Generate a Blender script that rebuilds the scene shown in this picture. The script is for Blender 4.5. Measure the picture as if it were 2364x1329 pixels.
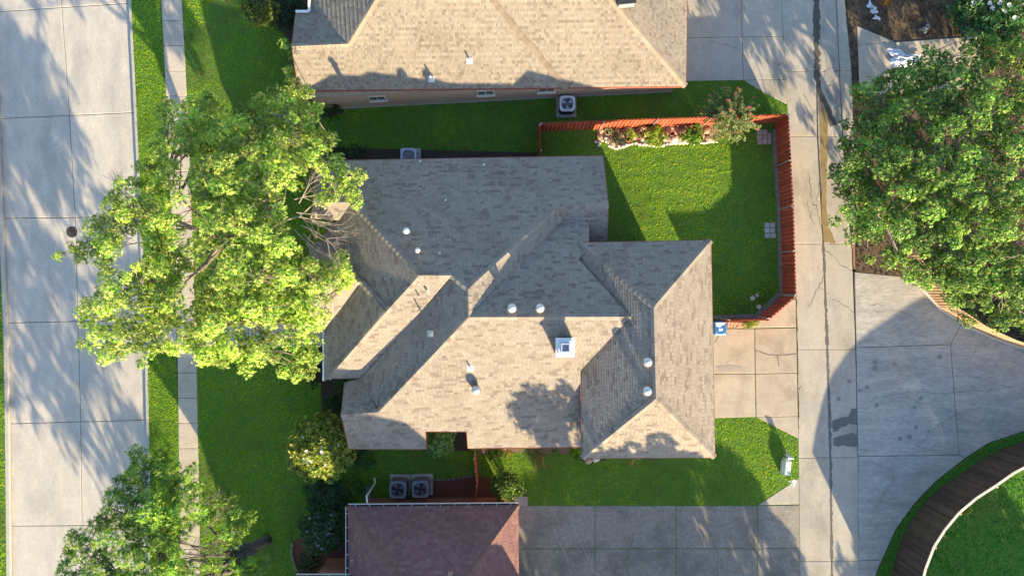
import bpy, math, random
import numpy as np
from mathutils import Vector
random.seed(7); RNG = np.random.default_rng(11)
SC = bpy.context.scene
COL = SC.collection
for o in list(bpy.data.objects): bpy.data.objects.remove(o, do_unlink=True)

# ------------------------------------------------------------------ camera, sky, sun, exposure
CAM_H = 36.0                      # drone height above the ground (m)
cam = bpy.data.cameras.new('camera'); cam.lens = 24.0; cam.sensor_width = 36.0; cam.clip_end = 600.0
cam_o = bpy.data.objects.new('camera', cam); COL.objects.link(cam_o)
cam_o.location = (0, 0, CAM_H); cam_o.rotation_euler = (0, 0, 0)
SC.camera = cam_o
SUN_EL = math.radians(15.0)
SUN_DIR = (-0.43, 0.9028)         # horizontal direction in which shadows fall
world = bpy.data.worlds.new('World'); SC.world = world; world.use_nodes = True
wn = world.node_tree.nodes; wl = world.node_tree.links
bg = wn['Background']; sky = wn.new('ShaderNodeTexSky'); sky.sky_type = 'NISHITA'; sky.sun_disc = False
sky.sun_elevation = SUN_EL; sky.sun_rotation = math.atan2(-SUN_DIR[0], -SUN_DIR[1])
sky.altitude = 150; sky.dust_density = 1.0; sky.ozone_density = 1.5
wl.new(sky.outputs[0], bg.inputs[0]); bg.inputs[1].default_value = 0.125
sun = bpy.data.lights.new('sun', 'SUN'); sun.energy = 5.0; sun.angle = math.radians(0.55); sun.color = (1.0, 0.79, 0.47)
sun_o = bpy.data.objects.new('sun', sun); COL.objects.link(sun_o)
ldir = Vector((SUN_DIR[0]*math.cos(SUN_EL), SUN_DIR[1]*math.cos(SUN_EL), -math.sin(SUN_EL)))
sun_o.rotation_euler = ldir.to_track_quat('-Z', 'Y').to_euler(); sun_o.location = (20, -40, 30)
SC.view_settings.view_transform = 'Standard'; SC.view_settings.look = 'None'
SC.view_settings.exposure = 1.82; SC.view_settings.gamma = 1.0; SC.view_settings.use_curve_mapping = False
SC.render.engine = 'CYCLES'
SC.cycles.use_denoising = True
SC.cycles.max_bounces = 6; SC.cycles.transparent_max_bounces = 4

# ------------------------------------------------------------------ helpers
S = 43.78                          # photo pixels per metre at ground level
def at(px, py, z=0.0):
    k = (CAM_H - z) / CAM_H / S
    return ((px - 1182) * k, (664.5 - py) * k, z)
def pts(lst, z=0.0): return [at(p[0], p[1], z) for p in lst]

def tag(o, label=None, cat=None, group=None, kind=None):
    if label: o['label'] = label
    if cat: o['category'] = cat
    if group: o['group'] = group
    if kind: o['kind'] = kind
    return o
def link(name, me, mat=None, parent=None):
    o = bpy.data.objects.new(name, me); COL.objects.link(o)
    if mat is not None and me is not None and not me.materials: me.materials.append(mat)
    if parent is not None: o.parent = parent
    return o
def thing(name, label, cat, group=None, loc=(0, 0, 0), rz=0.0):
    o = bpy.data.objects.new(name, None); COL.objects.link(o); o.empty_display_size = 0.2
    o.location = loc; o.rotation_euler = (0, 0, rz)
    return tag(o, label, cat, group)
def copy_tree(o, parent=None):
    c = o.copy(); COL.objects.link(c)
    if parent is not None: c.parent = parent
    for ch in o.children: copy_tree(ch, c)
    return c

class MB:
    """collects shapes into one mesh"""
    def __init__(s): s.v = []; s.f = []; s.t = []; s.tint = (1, 1, 1)
    def add(s, vs, fs):
        b = len(s.v); s.v.extend([tuple(q) for q in vs])
        for f in fs: s.f.append([b + i for i in f]); s.t.append(s.tint)
    def box(s, c, d, rz=0.0, tilt=None):
        hx, hy, hz = d[0]/2, d[1]/2, d[2]/2; ca, sa = math.cos(rz), math.sin(rz); vs = []
        for z in (-hz, hz):
            for x, y in ((-hx, -hy), (hx, -hy), (hx, hy), (-hx, hy)):
                vs.append((c[0] + x*ca - y*sa, c[1] + x*sa + y*ca, c[2] + z))
        s.add(vs, [(3, 2, 1, 0), (4, 5, 6, 7), (0, 1, 5, 4), (1, 2, 6, 5), (2, 3, 7, 6), (3, 0, 4, 7)])
    def prism(s, poly, z0, z1):
        a = sum(poly[i][0]*poly[(i+1) % len(poly)][1] - poly[(i+1) % len(poly)][0]*poly[i][1] for i in range(len(poly)))
        if a < 0: poly = poly[::-1]
        n = len(poly)
        vs = [(p[0], p[1], z0) for p in poly] + [(p[0], p[1], z1) for p in poly]
        s.add(vs, [list(range(n))[::-1], list(range(n, 2*n))] + [(i, (i+1) % n, n + (i+1) % n, n + i) for i in range(n)])
    def tube(s, path, radii, n=6, cap=True):
        path = [Vector(p) for p in path]; rings = []; up = Vector((0, 0, 1)); prev = None
        for i, p in enumerate(path):
            d = (path[min(i+1, len(path)-1)] - path[max(i-1, 0)])
            if d.length < 1e-6: d = Vector((0, 0, 1))
            d.normalize()
            if prev is None:
                a = d.orthogonal().normalized()
            else:
                a = prev - d * prev.dot(d)
                a = a.normalized() if a.length > 1e-5 else d.orthogonal().normalized()
            prev = a; b = d.cross(a); r = radii[i] if isinstance(radii, (list, tuple)) else radii
            rings.append([p + (a*math.cos(2*math.pi*k/n) + b*math.sin(2*math.pi*k/n))*r for k in range(n)])
        vs = [v for r in rings for v in r]; fs = []
        for i in range(len(rings)-1):
            for k in range(n): fs.append((i*n + k, i*n + (k+1) % n, (i+1)*n + (k+1) % n, (i+1)*n + k))
        if cap: fs += [list(range(n))[::-1], [(len(rings)-1)*n + k for k in range(n)]]
        s.add(vs, fs)
    def lathe(s, prof, c, n=16, cap=True):
        vs = []; fs = []
        for r, z in prof:
            for k in range(n): vs.append((c[0] + r*math.cos(2*math.pi*k/n), c[1] + r*math.sin(2*math.pi*k/n), c[2] + z))
        for i in range(len(prof)-1):
            for k in range(n): fs.append((i*n + k, i*n + (k+1) % n, (i+1)*n + (k+1) % n, (i+1)*n + k))
        if cap: fs += [[k for k in range(n)][::-1], [(len(prof)-1)*n + k for k in range(n)]]
        s.add(vs, fs)
    def mesh(s, name, smooth=False):
        me = bpy.data.meshes.new(name); me.from_pydata(s.v, [], s.f)
        if any(t != (1, 1, 1) for t in s.t):
            at_ = me.attributes.new('tint', 'FLOAT_COLOR', 'FACE')
            at_.data.foreach_set('color', np.array([(*t, 1.0) for t in s.t], np.float32).ravel())
        if smooth: me.polygons.foreach_set('use_smooth', [True]*len(me.polygons))
        me.update(); return me
    def build(s, name, mat, parent=None, smooth=False): return link(name, s.mesh(name, smooth), mat, parent)

def np_mesh(name, V, k, tint=None):
    """V: (faces*k, 3) vertices, k per face; tint: (faces, 3)"""
    V = np.asarray(V, np.float32); nf = len(V)//k
    me = bpy.data.meshes.new(name); me.vertices.add(len(V)); me.vertices.foreach_set('co', V.ravel())
    me.loops.add(nf*k); me.loops.foreach_set('vertex_index', np.arange(nf*k, dtype=np.int32))
    me.polygons.add(nf); me.polygons.foreach_set('loop_start', np.arange(0, nf*k, k, dtype=np.int32))
    if tint is not None:
        a = me.attributes.new('tint', 'FLOAT_COLOR', 'FACE')
        a.data.foreach_set('color', np.concatenate([tint, np.ones((nf, 1))], 1).astype(np.float32).ravel())
    me.update(calc_edges=True); return me

def inside(poly, X, Y):
    r = np.zeros(X.shape, bool); n = len(poly)
    for i in range(n):
        x1, y1 = poly[i][:2]; x2, y2 = poly[(i+1) % n][:2]
        if y1 == y2: continue
        c = ((y1 > Y) != (y2 > Y)) & (X < (x2 - x1)*(Y - y1)/(y2 - y1) + x1)
        r ^= c
    return r
_G = RNG.random((64, 64))
def vnoise(X, Y, sc):
    x = X/sc + 100.3; y = Y/sc + 57.7
    i = np.floor(x).astype(int); j = np.floor(y).astype(int); fx = x - i; fy = y - j
    fx = fx*fx*(3-2*fx); fy = fy*fy*(3-2*fy)
    g = lambda a, b: _G[a % 64, b % 64]
    return (g(i, j)*(1-fx) + g(i+1, j)*fx)*(1-fy) + (g(i, j+1)*(1-fx) + g(i+1, j+1)*fx)*fy

# ------------------------------------------------------------------ materials
MATS = {}
def mat(name, c1, c2=None, scale=3.0, rough=0.85, bump=0.0, bscale=60.0, tint=False, spec=0.3, metal=0.0, detail=6.0,
        stretch=None, c3=None, scale3=0.4, f3=0.5, objvar=0.0, trans=0.0, grain=0.0, gscale=16.0, ttint=(1.3, 1.15, .55)):
    if name in MATS: return MATS[name]
    m = bpy.data.materials.new(name); m.use_nodes = True; n = m.node_tree.nodes; l = m.node_tree.links
    b = n['Principled BSDF']; b.inputs['Roughness'].default_value = rough; b.inputs['Metallic'].default_value = metal
    b.inputs['Specular IOR Level'].default_value = spec
    geo = n.new('ShaderNodeNewGeometry'); vec = geo.outputs['Position']
    if stretch:
        mp = n.new('ShaderNodeMapping'); mp.inputs['Scale'].default_value = stretch; l.new(vec, mp.inputs[0]); vec = mp.outputs[0]
    def noise(sc, det=detail):
        t = n.new('ShaderNodeTexNoise'); t.inputs['Scale'].default_value = sc; t.inputs['Detail'].default_value = det
        t.inputs['Roughness'].default_value = 0.65; l.new(vec, t.inputs['Vector']); return t.outputs['Fac']
    def ramp(fac, lo, hi):
        r = n.new('ShaderNodeMapRange'); r.inputs[1].default_value = lo; r.inputs[2].default_value = hi; l.new(fac, r.inputs[0]); return r.outputs[0]
    def mix(fac, a, bb, mode='MIX'):
        x = n.new('ShaderNodeMix'); x.data_type = 'RGBA'; x.blend_type = mode
        if isinstance(fac, float): x.inputs[0].default_value = fac
        else: l.new(fac, x.inputs[0])
        for k, q in ((6, a), (7, bb)):
            if isinstance(q, tuple): x.inputs[k].default_value = (*q, 1)
            else: l.new(q, x.inputs[k])
        return x.outputs[2]
    col = c1
    if c2: col = mix(ramp(noise(scale), 0.32, 0.68), c1, c2)
    if c3:
        r = ramp(noise(scale3), f3, f3 + 0.22); col = mix(r, col, c3)
    if grain:
        r = n.new('ShaderNodeMapRange'); r.inputs[1].default_value = .3; r.inputs[2].default_value = .7; r.inputs[3].default_value = 1-grain; r.inputs[4].default_value = 1+grain*.6
        l.new(noise(gscale, 9.0), r.inputs[0]); cc = n.new('ShaderNodeCombineColor')
        for k in range(3): l.new(r.outputs[0], cc.inputs[k])
        col = mix(1.0, col, cc.outputs[0], 'MULTIPLY')
    if tint:
        a = n.new('ShaderNodeAttribute'); a.attribute_name = 'tint'; col = mix(1.0, col, a.outputs['Color'], 'MULTIPLY')
    if objvar:
        oi = n.new('ShaderNodeObjectInfo'); r = n.new('ShaderNodeMapRange'); r.inputs[3].default_value = 1-objvar; r.inputs[4].default_value = 1+objvar
        l.new(oi.outputs['Random'], r.inputs[0]); cc = n.new('ShaderNodeCombineColor')
        for k in range(3): l.new(r.outputs[0], cc.inputs[k])
        col = mix(1.0, col, cc.outputs[0], 'MULTIPLY')
    if isinstance(col, tuple): b.inputs['Base Color'].default_value = (*col, 1)
    else: l.new(col, b.inputs['Base Color'])
    if bump:
        bp = n.new('ShaderNodeBump'); bp.inputs['Strength'].default_value = bump; bp.inputs['Distance'].default_value = 0.02
        l.new(noise(bscale, 3.0), bp.inputs['Height']); l.new(bp.outputs[0], b.inputs['Normal'])
    if trans:
        tr = n.new('ShaderNodeBsdfTranslucent'); ms = n.new('ShaderNodeMixShader'); ms.inputs[0].default_value = trans
        l.new(mix(1.0, col, ttint, 'MULTIPLY'), tr.inputs[0])
        l.new(b.outputs[0], ms.inputs[1]); l.new(tr.outputs[0], ms.inputs[2])
        l.new(ms.outputs[0], n['Material Output'].inputs['Surface'])
    MATS[name] = m; return m

M_SOIL = mat('soil', (.075, .055, .04), (.13, .10, .075), 4, .95, .5, 30)
M_JOINT = mat('joint_soil', (.045, .04, .035), (.075, .065, .05), 9, .95)
M_STREET = mat('street_concrete', (.50, .465, .415), (.39, .365, .335), 1.9, .85, .25, 90, c3=(.32, .31, .295), scale3=.6, f3=.5, objvar=.03, stretch=(1, .35, 1), grain=.14)
M_WALK = mat('walk_concrete', (.49, .43, .36), (.41, .365, .315), 2.2, .85, .25, 80, c3=(.36, .315, .27), scale3=.9, f3=.52, objvar=.06, grain=.15)
M_DRIVE = mat('drive_concrete', (.44, .38, .30), (.36, .31, .25), 1.3, .85, .2, 90, c3=(.29, .24, .185), scale3=.8, f3=.5, objvar=.06, grain=.14)
M_ALLEY = mat('alley_concrete', (.43, .395, .34), (.35, .325, .285), 1.4, .85, .25, 90, c3=(.27, .25, .215), scale3=.6, f3=.5, objvar=.04, stretch=(1, .5, 1), grain=.16)
M_GREYDRIVE = mat('aggregate_concrete', (.32, .29, .25), (.22, .20, .175), 5, .9, .5, 110, c3=(.15, .138, .125), scale3=.6, f3=.47, objvar=.06, detail=10, grain=.28, gscale=11)
M_TURN = mat('turn_concrete', (.45, .425, .385), (.32, .31, .29), 1.3, .85, .3, 80, c3=(.26, .25, .24), scale3=.6, f3=.5, objvar=.04, stretch=(.45, 1.5, 1), detail=10, grain=.26, gscale=7)
M_KERB = mat('kerb_concrete', (.42, .40, .37), (.34, .32, .30), 3, .85, .2, 80)
M_GREYKERB = mat('kerb_weathered', (.24, .225, .20), (.155, .145, .13), 3, .9, .4, 60)
M_ASPH = mat('asphalt_patch', (.23, .215, .205), (.12, .115, .11), 14, .95, .8, 60)
M_WETC = mat('wet_concrete', (.10, .095, .09), (.14, .13, .115), 3, .35, spec=.5)
M_WATER = mat('puddle', (.20, .15, .075), (.29, .225, .12), 1.5, .12, spec=.5)
M_CRACK = mat('crack_dirt', (.13, .11, .085), (.20, .17, .135), 12, .95)
M_LAWN = mat('lawn_soil', (.06, .16, .018), (.095, .175, .025), 2.5, .95, .8, 30, grain=.3, gscale=9)
M_GRASS = mat('grass_blade', (.95, .95, .95), None, tint=True, rough=.7, spec=.1, trans=.5)
M_MULCH = mat('mulch', (.035, .026, .02), (.075, .055, .04), 18, .95, .9, 50)
M_REDMULCH = mat('red_mulch', (.10, .035, .025), (.18, .07, .05), 20, .95, .9, 50)
M_SHING = mat('shingle', (1, 1, 1), (.86, .86, .87), 25, .9, .3, 160, tint=True, spec=.2, c3=(.78, .765, .76), scale3=.45, f3=.47, grain=.1, gscale=30)
M_DECK = mat('roof_felt', (.10, .09, .085), (.13, .12, .11), 5, .9)
M_BRICK = mat('brick_wall', (.27, .185, .135), (.38, .285, .215), 9, .9, .4, 40, stretch=(1, 1, 4))
M_REDBRICK = mat('red_brick', (.27, .10, .06), (.38, .18, .12), 10, .9, .4, 40, stretch=(1, 1, 4))
M_TRIM = mat('trim_red', (.20, .06, .04), (.24, .075, .05), 4, .6)
M_WHITE = mat('white_paint', (.72, .73, .74), (.64, .65, .67), 5, .5)
M_GALV = mat('galvanised', (.62, .61, .60), (.50, .50, .50), 12, .38, metal=.6, spec=.5)
M_BLACK = mat('dark_metal', (.025, .026, .03), (.04, .04, .045), 8, .5)
M_ACWHITE = mat('ac_white', (.62, .65, .68), (.54, .57, .60), 6, .5)
M_ACGREY = mat('ac_grey', (.16, .18, .21), (.20, .22, .25), 6, .5)
M_ACBLUE = mat('ac_light_blue', (.38, .45, .56), (.32, .39, .50), 6, .5)
M_COIL = mat('coil', (.20, .17, .19), (.30, .26, .26), 30, .5, metal=.3)
M_FENCE = mat('fence_red_stain', (.38, .085, .042), (.27, .062, .034), 6, .85, .3, 60, objvar=.24, stretch=(1, 1, .3))
M_DKWOOD = mat('fence_dark_wood', (.050, .036, .027), (.085, .062, .047), 8, .85, .4, 60, objvar=.30, stretch=(1, 1, .3))
M_LTWOOD = mat('fence_light_wood', (.52, .35, .21), (.42, .28, .17), 8, .8, .3, 60, objvar=.12, stretch=(1, 1, .3))
M_CAPRAIL = mat('cap_rail', (.66, .56, .47), (.56, .47, .39), 8, .75)
M_BARK = mat('bark', (.13, .105, .085), (.21, .175, .145), 9, .95, .8, 40, stretch=(1, 1, .4))
M_BARKDK = mat('bark_dark', (.055, .05, .048), (.13, .115, .105), 7, .95, 1.0, 25)
M_DEAD = mat('dead_wood', (.30, .25, .21), (.22, .185, .16), 10, .9)
M_LEAF = mat('leaf', (1, 1, 1), None, tint=True, rough=.5, spec=.35, trans=.42)
M_LEAFG = mat('leaf_glossy', (1, 1, 1), None, tint=True, rough=.45, spec=.3, trans=.3)
M_PETALR = mat('petal_red', (.62, .13, .16), (.70, .24, .25), 10, .7, trans=.3, ttint=(1, 1, 1))
M_PETALW = mat('petal_white', (.82, .80, .74), None, rough=.7, trans=.3, ttint=(1, 1, 1))
M_PETALV = mat('petal_violet', (.34, .30, .44), None, rough=.7, trans=.3, ttint=(1, 1, 1))
M_STONEW = mat('stone_white', (.62, .58, .52), (.50, .47, .43), 8, .85, .2, 60, objvar=.15)
M_STONET = mat('stone_tan', (.40, .29, .20), (.30, .22, .16), 6, .9, .3, 50, objvar=.2)
M_PAVER = mat('paver', (.38, .32, .30), (.31, .27, .25), 8, .9, .2, 50, objvar=.1)
M_TERRA = mat('terracotta', (.42, .19, .10), (.34, .15, .08), 8, .85)
M_BIN = mat('bin_blue', (.02, .14, .36), (.025, .17, .42), 5, .45, spec=.5)
M_BINDARK = mat('bin_dark_blue', (.01, .045, .20), (.015, .06, .25), 5, .5, spec=.5)
M_TARP = mat('tarp_white', (.66, .70, .78), (.50, .55, .66), 5, .35, spec=.5)
M_UTIL = mat('utility_pale_green', (.62, .68, .63), (.54, .60, .56), 5, .5)
M_GLASS = mat('window_glass', (.03, .035, .04), None, rough=.08, spec=.6)
M_MANHOLE = mat('manhole_iron', (.04, .038, .038), (.065, .06, .055), 20, .7, .5, 80)

# ------------------------------------------------------------------ setting: ground, street, pavements
def L(*kv):
    ys = [k[0] for k in kv]; xs = [k[1] for k in kv]
    return lambda y: float(np.interp(y, ys, xs))
def slab(name, poly, z, mat_, parent, gap=0.022, th=0.14):
    """one concrete slab: pixel outline, shrunk by the joint, with a worn arris"""
    P = [Vector(at(x, y)[:2]) for x, y in poly]; n = len(P)
    a = sum(P[i].x*P[(i+1) % n].y - P[(i+1) % n].x*P[i].y for i in range(n))
    if a < 0: P = P[::-1]
    def inset(d):
        out = []
        for i in range(n):
            e1 = (P[i] - P[i-1]).normalized(); e2 = (P[(i+1) % n] - P[i]).normalized()
            n1 = Vector((-e1.y, e1.x)); n2 = Vector((-e2.y, e2.x)); m = (n1 + n2)
            k = m.dot(n1)
            out.append(P[i] + m * (d / max(k, .35)))
        return out
    b = MB(); A = inset(gap); B = inset(gap + .02)
    vs = [(p.x, p.y, z - th) for p in A] + [(p.x, p.y, z - .012) for p in A] + [(p.x, p.y, z) for p in B]
    fs = [list(range(2*n, 3*n))]
    for q in (0, 1):
        for i in range(n): fs.append((q*n + i, q*n + (i+1) % n, (q+1)*n + (i+1) % n, (q+1)*n + i))
    b.add(vs, fs)
    return b.build(name, mat_, parent)
def sheet(name, poly, z, mat_, kind='structure', parent=None):
    me = bpy.data.meshes.new(name); P = pts(poly, 0)
    a = sum(P[i][0]*P[(i+1) % len(P)][1] - P[(i+1) % len(P)][0]*P[i][1] for i in range(len(P)))
    if a < 0: P = P[::-1]
    me.from_pydata([(p[0], p[1], z) for p in P], [], [list(range(len(P)))]); me.update()
    o = link(name, me, mat_, parent)
    if kind: o['kind'] = kind
    return o

gb = MB(); gb.add([(-400, -400, -.30), (400, -400, -.30), (400, 400, -.30), (-400, 400, -.30)], [(0, 1, 2, 3)])
g = gb.build('ground', M_JOINT); g['kind'] = 'structure'; g['label'] = 'dark earth under and around the plots'

YT, YB = -420, 1780
kerbR = L((YT, 274), (0, 297), (372, 315), (786, 334), (1032, 339), (1329, 344), (YB, 352))
swL = L((YT, 352), (0, 372), (200, 382), (826, 410), (1035, 412), (1329, 416), (YB, 424))
swR = L((YT, 399), (0, 420), (180, 430), (500, 443), (851, 455), (1035, 458), (1329, 463), (YB, 471))
kerbL = L((YT, -30), (0, -14), (420, 2), (820, 18), (1329, 23), (YB, 28))
mid = L((YT, 110), (0, 137), (265, 156), (500, 169), (747, 176), (978, 182), (1329, 186), (YB, 192))
def edge(f, y0, y1, n=6): return [(f(y), y) for y in np.linspace(y0, y1, n)]

street = thing('street', 'pale concrete street of jointed slabs along the left side', 'road'); street['kind'] = 'structure'
ST = [(-320, -340), (-150, -165), (25, 5), (272, 258), (503, 499), (745, 738), (978, 970), (1215, 1213), (1455, 1453), (1690, 1690)]
for (a0, b0), (a1, b1) in zip(ST[:-1], ST[1:]):
    m0, m1 = (a0+b0)/2, (a1+b1)/2
    slab('concrete_slab', [(kerbL(a0), a0), (mid(m0), m0), (mid(m1), m1), (kerbL(a1), a1)], -.14, M_STREET, street, .016)
    slab('concrete_slab', [(mid(m0), m0), (kerbR(b0), b0), (kerbR(b1), b1), (mid(m1), m1)], -.14, M_STREET, street, .016)
def strip(name, fa, fb, z0, z1, m_, parent=None, y0=YT, y1=YB, n=12):
    b = MB(); ys = np.linspace(y0, y1, n)
    for u, w in zip(ys[:-1], ys[1:]): b.prism([at(fa(u), u)[:2], at(fb(u), u)[:2], at(fb(w), w)[:2], at(fa(w), w)[:2]], z0, z1)
    return b.build(name, m_, parent)
k = strip('kerb', lambda y: kerbR(y), lambda y: kerbR(y)+6.0, -.25, .012, M_KERB, street)
k = strip('kerb', lambda y: kerbL(y)-8, lambda y: kerbL(y), -.25, .012, M_KERB, street)

sidewalk = thing('sidewalk', 'narrow tan concrete sidewalk between the grass strip and front lawn', 'sidewalk'); sidewalk['kind'] = 'structure'
yy = -300
while yy < 1650:
    y1 = yy + 58.0
    slab('concrete_slab', [(swL(yy), yy), (swR(yy), yy), (swR(y1), y1), (swL(y1), y1)], .02, M_WALK, sidewalk, .012)
    yy = y1
frontwalk = thing('front_walk', 'concrete front walk from the street kerb to the porch', 'path'); frontwalk['kind'] = 'structure'
slab('concrete_slab', [(kerbR(745)+6, 745), (swL(745), 745), (swL(798), 798), (kerbR(798)+6, 798)], .02, M_WALK, frontwalk, .015)
for x0 in range(458, 745, 58): slab('concrete_slab', [(x0, 748), (min(x0+58, 748), 748), (min(x0+58, 748), 800), (x0, 800)], .02, M_WALK, frontwalk, .012)

A0 = L((YT, 1780), (0, 1803), (190, 1815), (700, 1838), (1020, 1843), (1329, 1847), (YB, 1856))
A1 = L((YT, 1878), (0, 1884), (330, 1888), (560, 1901), (800, 1910), (1022, 1917), (1329, 1921), (YB, 1930))
A2 = L((YT, 1914), (0, 1931), (300, 1945), (480, 1960), (627, 1972), (1051, 1981), (1329, 1984), (YB, 1990))
A3 = L((YT, 1925), (0, 1946), (120, 1964), (300, 1970), (560, 1974), (627, 1976))
alley = thing('alley', 'concrete rear alley with a wet centre seam between the fences', 'alley'); alley['kind'] = 'structure'
AR = [-330, -80, 164, 314, 563, 806, 1056, 1294, 1480, 1700]
for y0, y1 in zip(AR[:-1], AR[1:]):
    slab('concrete_slab', [(A0(y0), y0), (A1(y0)-1, y0), (A1(y1)-1, y1), (A0(y1), y1)], -.02, M_ALLEY, alley, .012)
    slab('concrete_slab', [(A1(y0)+1, y0), (A2(y0), y0), (A2(y1), y1), (A1(y1)+1, y1)], -.02, M_ALLEY, alley, .012)
    if y1 < 570: slab('kerb_slab', [(A2(y0), y0), (A3(y0), y0), (A3(y1), y1), (A2(y1), y1)], .03, M_ALLEY, alley, .010)
turn = thing('turnaround', 'grey concrete turning area fanning out from the alley', 'pavement'); turn['kind'] = 'structure'
ARC = [(2640, 905), (2520, 945), (2364, 996), (2284, 1022), (2225, 1061), (2162, 1110), (2113, 1161), (2069, 1222), (2040, 1286), (2022, 1329), (2010, 1400), (2002, 1480), (1998, 1700)]
for poly in ([(1973, 627), (2105, 640), (2165, 700), (2222, 745), (2195, 795), (1977, 802)],
             [(1977, 802), (2195, 795), (2215, 1050), (1981, 1053)],
             [(2222, 745), (2364, 800), (2640, 850), (2640, 905), (2520, 945), (2364, 996), (2284, 1022), (2229, 1058), (2215, 1050), (2195, 795)],
             [(1981, 1053), (2215, 1050), (2229, 1058), (2162, 1110), (2113, 1161), (2069, 1222), (2040, 1286), (2037, 1293), (1983, 1293)],
             [(1983, 1293), (2037, 1293), (2022, 1329), (2010, 1400), (2002, 1480), (1986, 1480)],
             [(1986, 1480), (2002, 1480), (1998, 1700), (1989, 1700)]):
    slab('concrete_slab', poly, -.02, M_TURN, turn, .013)
drive = thing('garage_driveway', 'warm tan concrete driveway of four slabs behind the garage', 'driveway'); drive['kind'] = 'structure'
for poly in ([(1600, 758), (1742, 758), (1743, 862), (1600, 862)], [(1742, 758), (1838, 756), (1840, 860), (1743, 862)],
             [(1600, 862), (1743, 862), (1745, 962), (1600, 966)], [(1743, 862), (1840, 860), (1842, 960), (1745, 962)],
             [(1745, 962), (1842, 960), (1843, 1012)], [(1728, 757), (1752, 736), (1806, 694), (1837, 690), (1838, 755), (1742, 757)],
             [(1600, 740), (1728, 742), (1730, 757), (1600, 757)]):
    slab('concrete_slab', poly, .02, M_DRIVE, drive, .013)
sdrive = thing('neighbour_driveway', 'grey weathered concrete driveway beside the brown roofed house', 'driveway'); sdrive['kind'] = 'structure'
cx = [1120, 1373, 1560, 1748]
for r0, r1 in ((1166, 1265), (1265, 1420), (1420, 1560)):
    for c0, c1 in zip(cx[:-1], cx[1:]): slab('concrete_slab', [(c0, r0), (c1, r0), (c1+1, r1), (c0+1, r1)], .02, M_GREYDRIVE, sdrive, .017)
    slab('concrete_slab', [(1748, r0), (A0(r0), r0-2), (A0(r1), r1-2), (1749, r1)], .02, M_GREYDRIVE, sdrive, .015)
slab('concrete_slab', [(1750, 1165), (A0(1102), 1102), (A0(1163), 1163)], .02, M_ALLEY, sdrive, .013)
ndrive = thing('upper_driveway', 'pale concrete driveway beside the tan roofed house at the top', 'driveway'); ndrive['kind'] = 'structure'
for poly in ([(1480, -330), (1708, -330), (1713, 86), (1480, 90)], [(1480, 90), (1713, 86), (1716, 186), (1480, 190)],
             [(1708, -330), (A0(-330), -330), (A0(84), 84), (1713, 86)], [(1713, 86), (A0(84), 84), (A0(183), 183), (1716, 186)],
             [(1717, 186), (A0(183), 183), (A0(242), 242), (1762, 214)]):
    slab('concrete_slab', poly, .02, M_ALLEY, ndrive, .013)
rdrive = thing('side_driveway', 'shaded concrete driveway corner beside the dirt yard', 'driveway'); rdrive['kind'] = 'structure'
for poly in ([(1977, 60), (2066, 98), (1980, 105)], [(1980, 105), (2066, 98), (2072, 215), (1984, 225)], [(2066, 98), (2260, 84), (2270, 205), (2072, 215)]):
    slab('concrete_slab', poly, .035, M_WALK, rdrive, .012)

# lawns and beds
kin = lambda y: kerbR(y) + 6
STRIP = edge(kin, YT, YB, 14) + edge(swL, YB, YT, 14)
sheet('lawn_strip', STRIP, 0, M_LAWN)
PLOT = edge(swR, YT, YB, 14) + edge(A0, YB, YT, 14)
sheet('lawn', PLOT, .004, M_LAWN)
LEFTL = edge(lambda y: kerbL(y)-8, YT, YB, 8) + [(-400, YB), (-400, YT)]
sheet('opposite_lawn', LEFTL, 0, M_LAWN)
CORNER = ARC + [(2900, 1700), (2900, 900)]
sheet('corner_lawn', CORNER, 0, M_LAWN)
YARD = edge(A3, YT, 627, 10) + [(2105, 640), (2165, 700), (2222, 745), (2364, 800), (2640, 850), (2900, 850), (2900, YT)]
sheet('dirt_yard', YARD, .004, mat('dirt_yard', (.085, .060, .042), (.14, .10, .07), 3, .95, .8, 40, c3=(.055, .042, .03), scale3=.8, f3=.45))

GLASS_BEDS = []
def bed(name, poly, z=.018, m_=M_MULCH):
    GLASS_BEDS.append(pts(poly)); o = sheet(name, poly, z, m_); return o
ROCKBED = [(1378, 300), (1640, 288), (1660, 300), (1655, 328), (1600, 331), (1560, 335), (1517, 338), (1480, 334), (1452, 333), (1432, 342), (1416, 341), (1402, 331), (1393, 318), (1378, 330)]
bed('rock_bed', ROCKBED, .018, mat('bed_gravel', (.22, .15, .10), (.33, .24, .17), 12, .95, .7, 40))
bed('planting_bed', [(1105, 1030), (1345, 1025), (1345, 1058), (1320, 1050), (1290, 1046), (1200, 1043), (1105, 1046)], .018, mat('tan_mulch', (.14, .09, .065), (.24, .165, .12), 14, .95, .7, 45))
bed('mulch_bed', [(735, 790), (800, 790), (800, 1045), (770, 1045), (745, 960)])
bed('mulch_bed', [(720, 340), (1240, 352), (1240, 380), (720, 390)])
bed('mulch_bed', [(978, 985), (1085, 985), (1085, 1040), (978, 1040)])
bed('red_mulch_bed', [(985, 1108), (1100, 1098), (1175, 1112), (1175, 1160), (985, 1160)], .018, M_REDMULCH)
bed('red_mulch_bed', [(676, 1250), (700, 1235), (800, 1250), (790, 1400), (700, 1400), (684, 1320)], .018, M_REDMULCH)
bed('mulch_bed', [(740, 235), (800, 240), (792, 262), (740, 275)])
bed('mulch_bed', [(600, -60), (720, -60), (718, 40), (690, 120), (640, 60)])
bed('corner_bed', [(1318, 1050), (1352, 1050), (1400, 1054), (1396, 1063), (1362, 1066), (1332, 1060)], .022)

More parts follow.
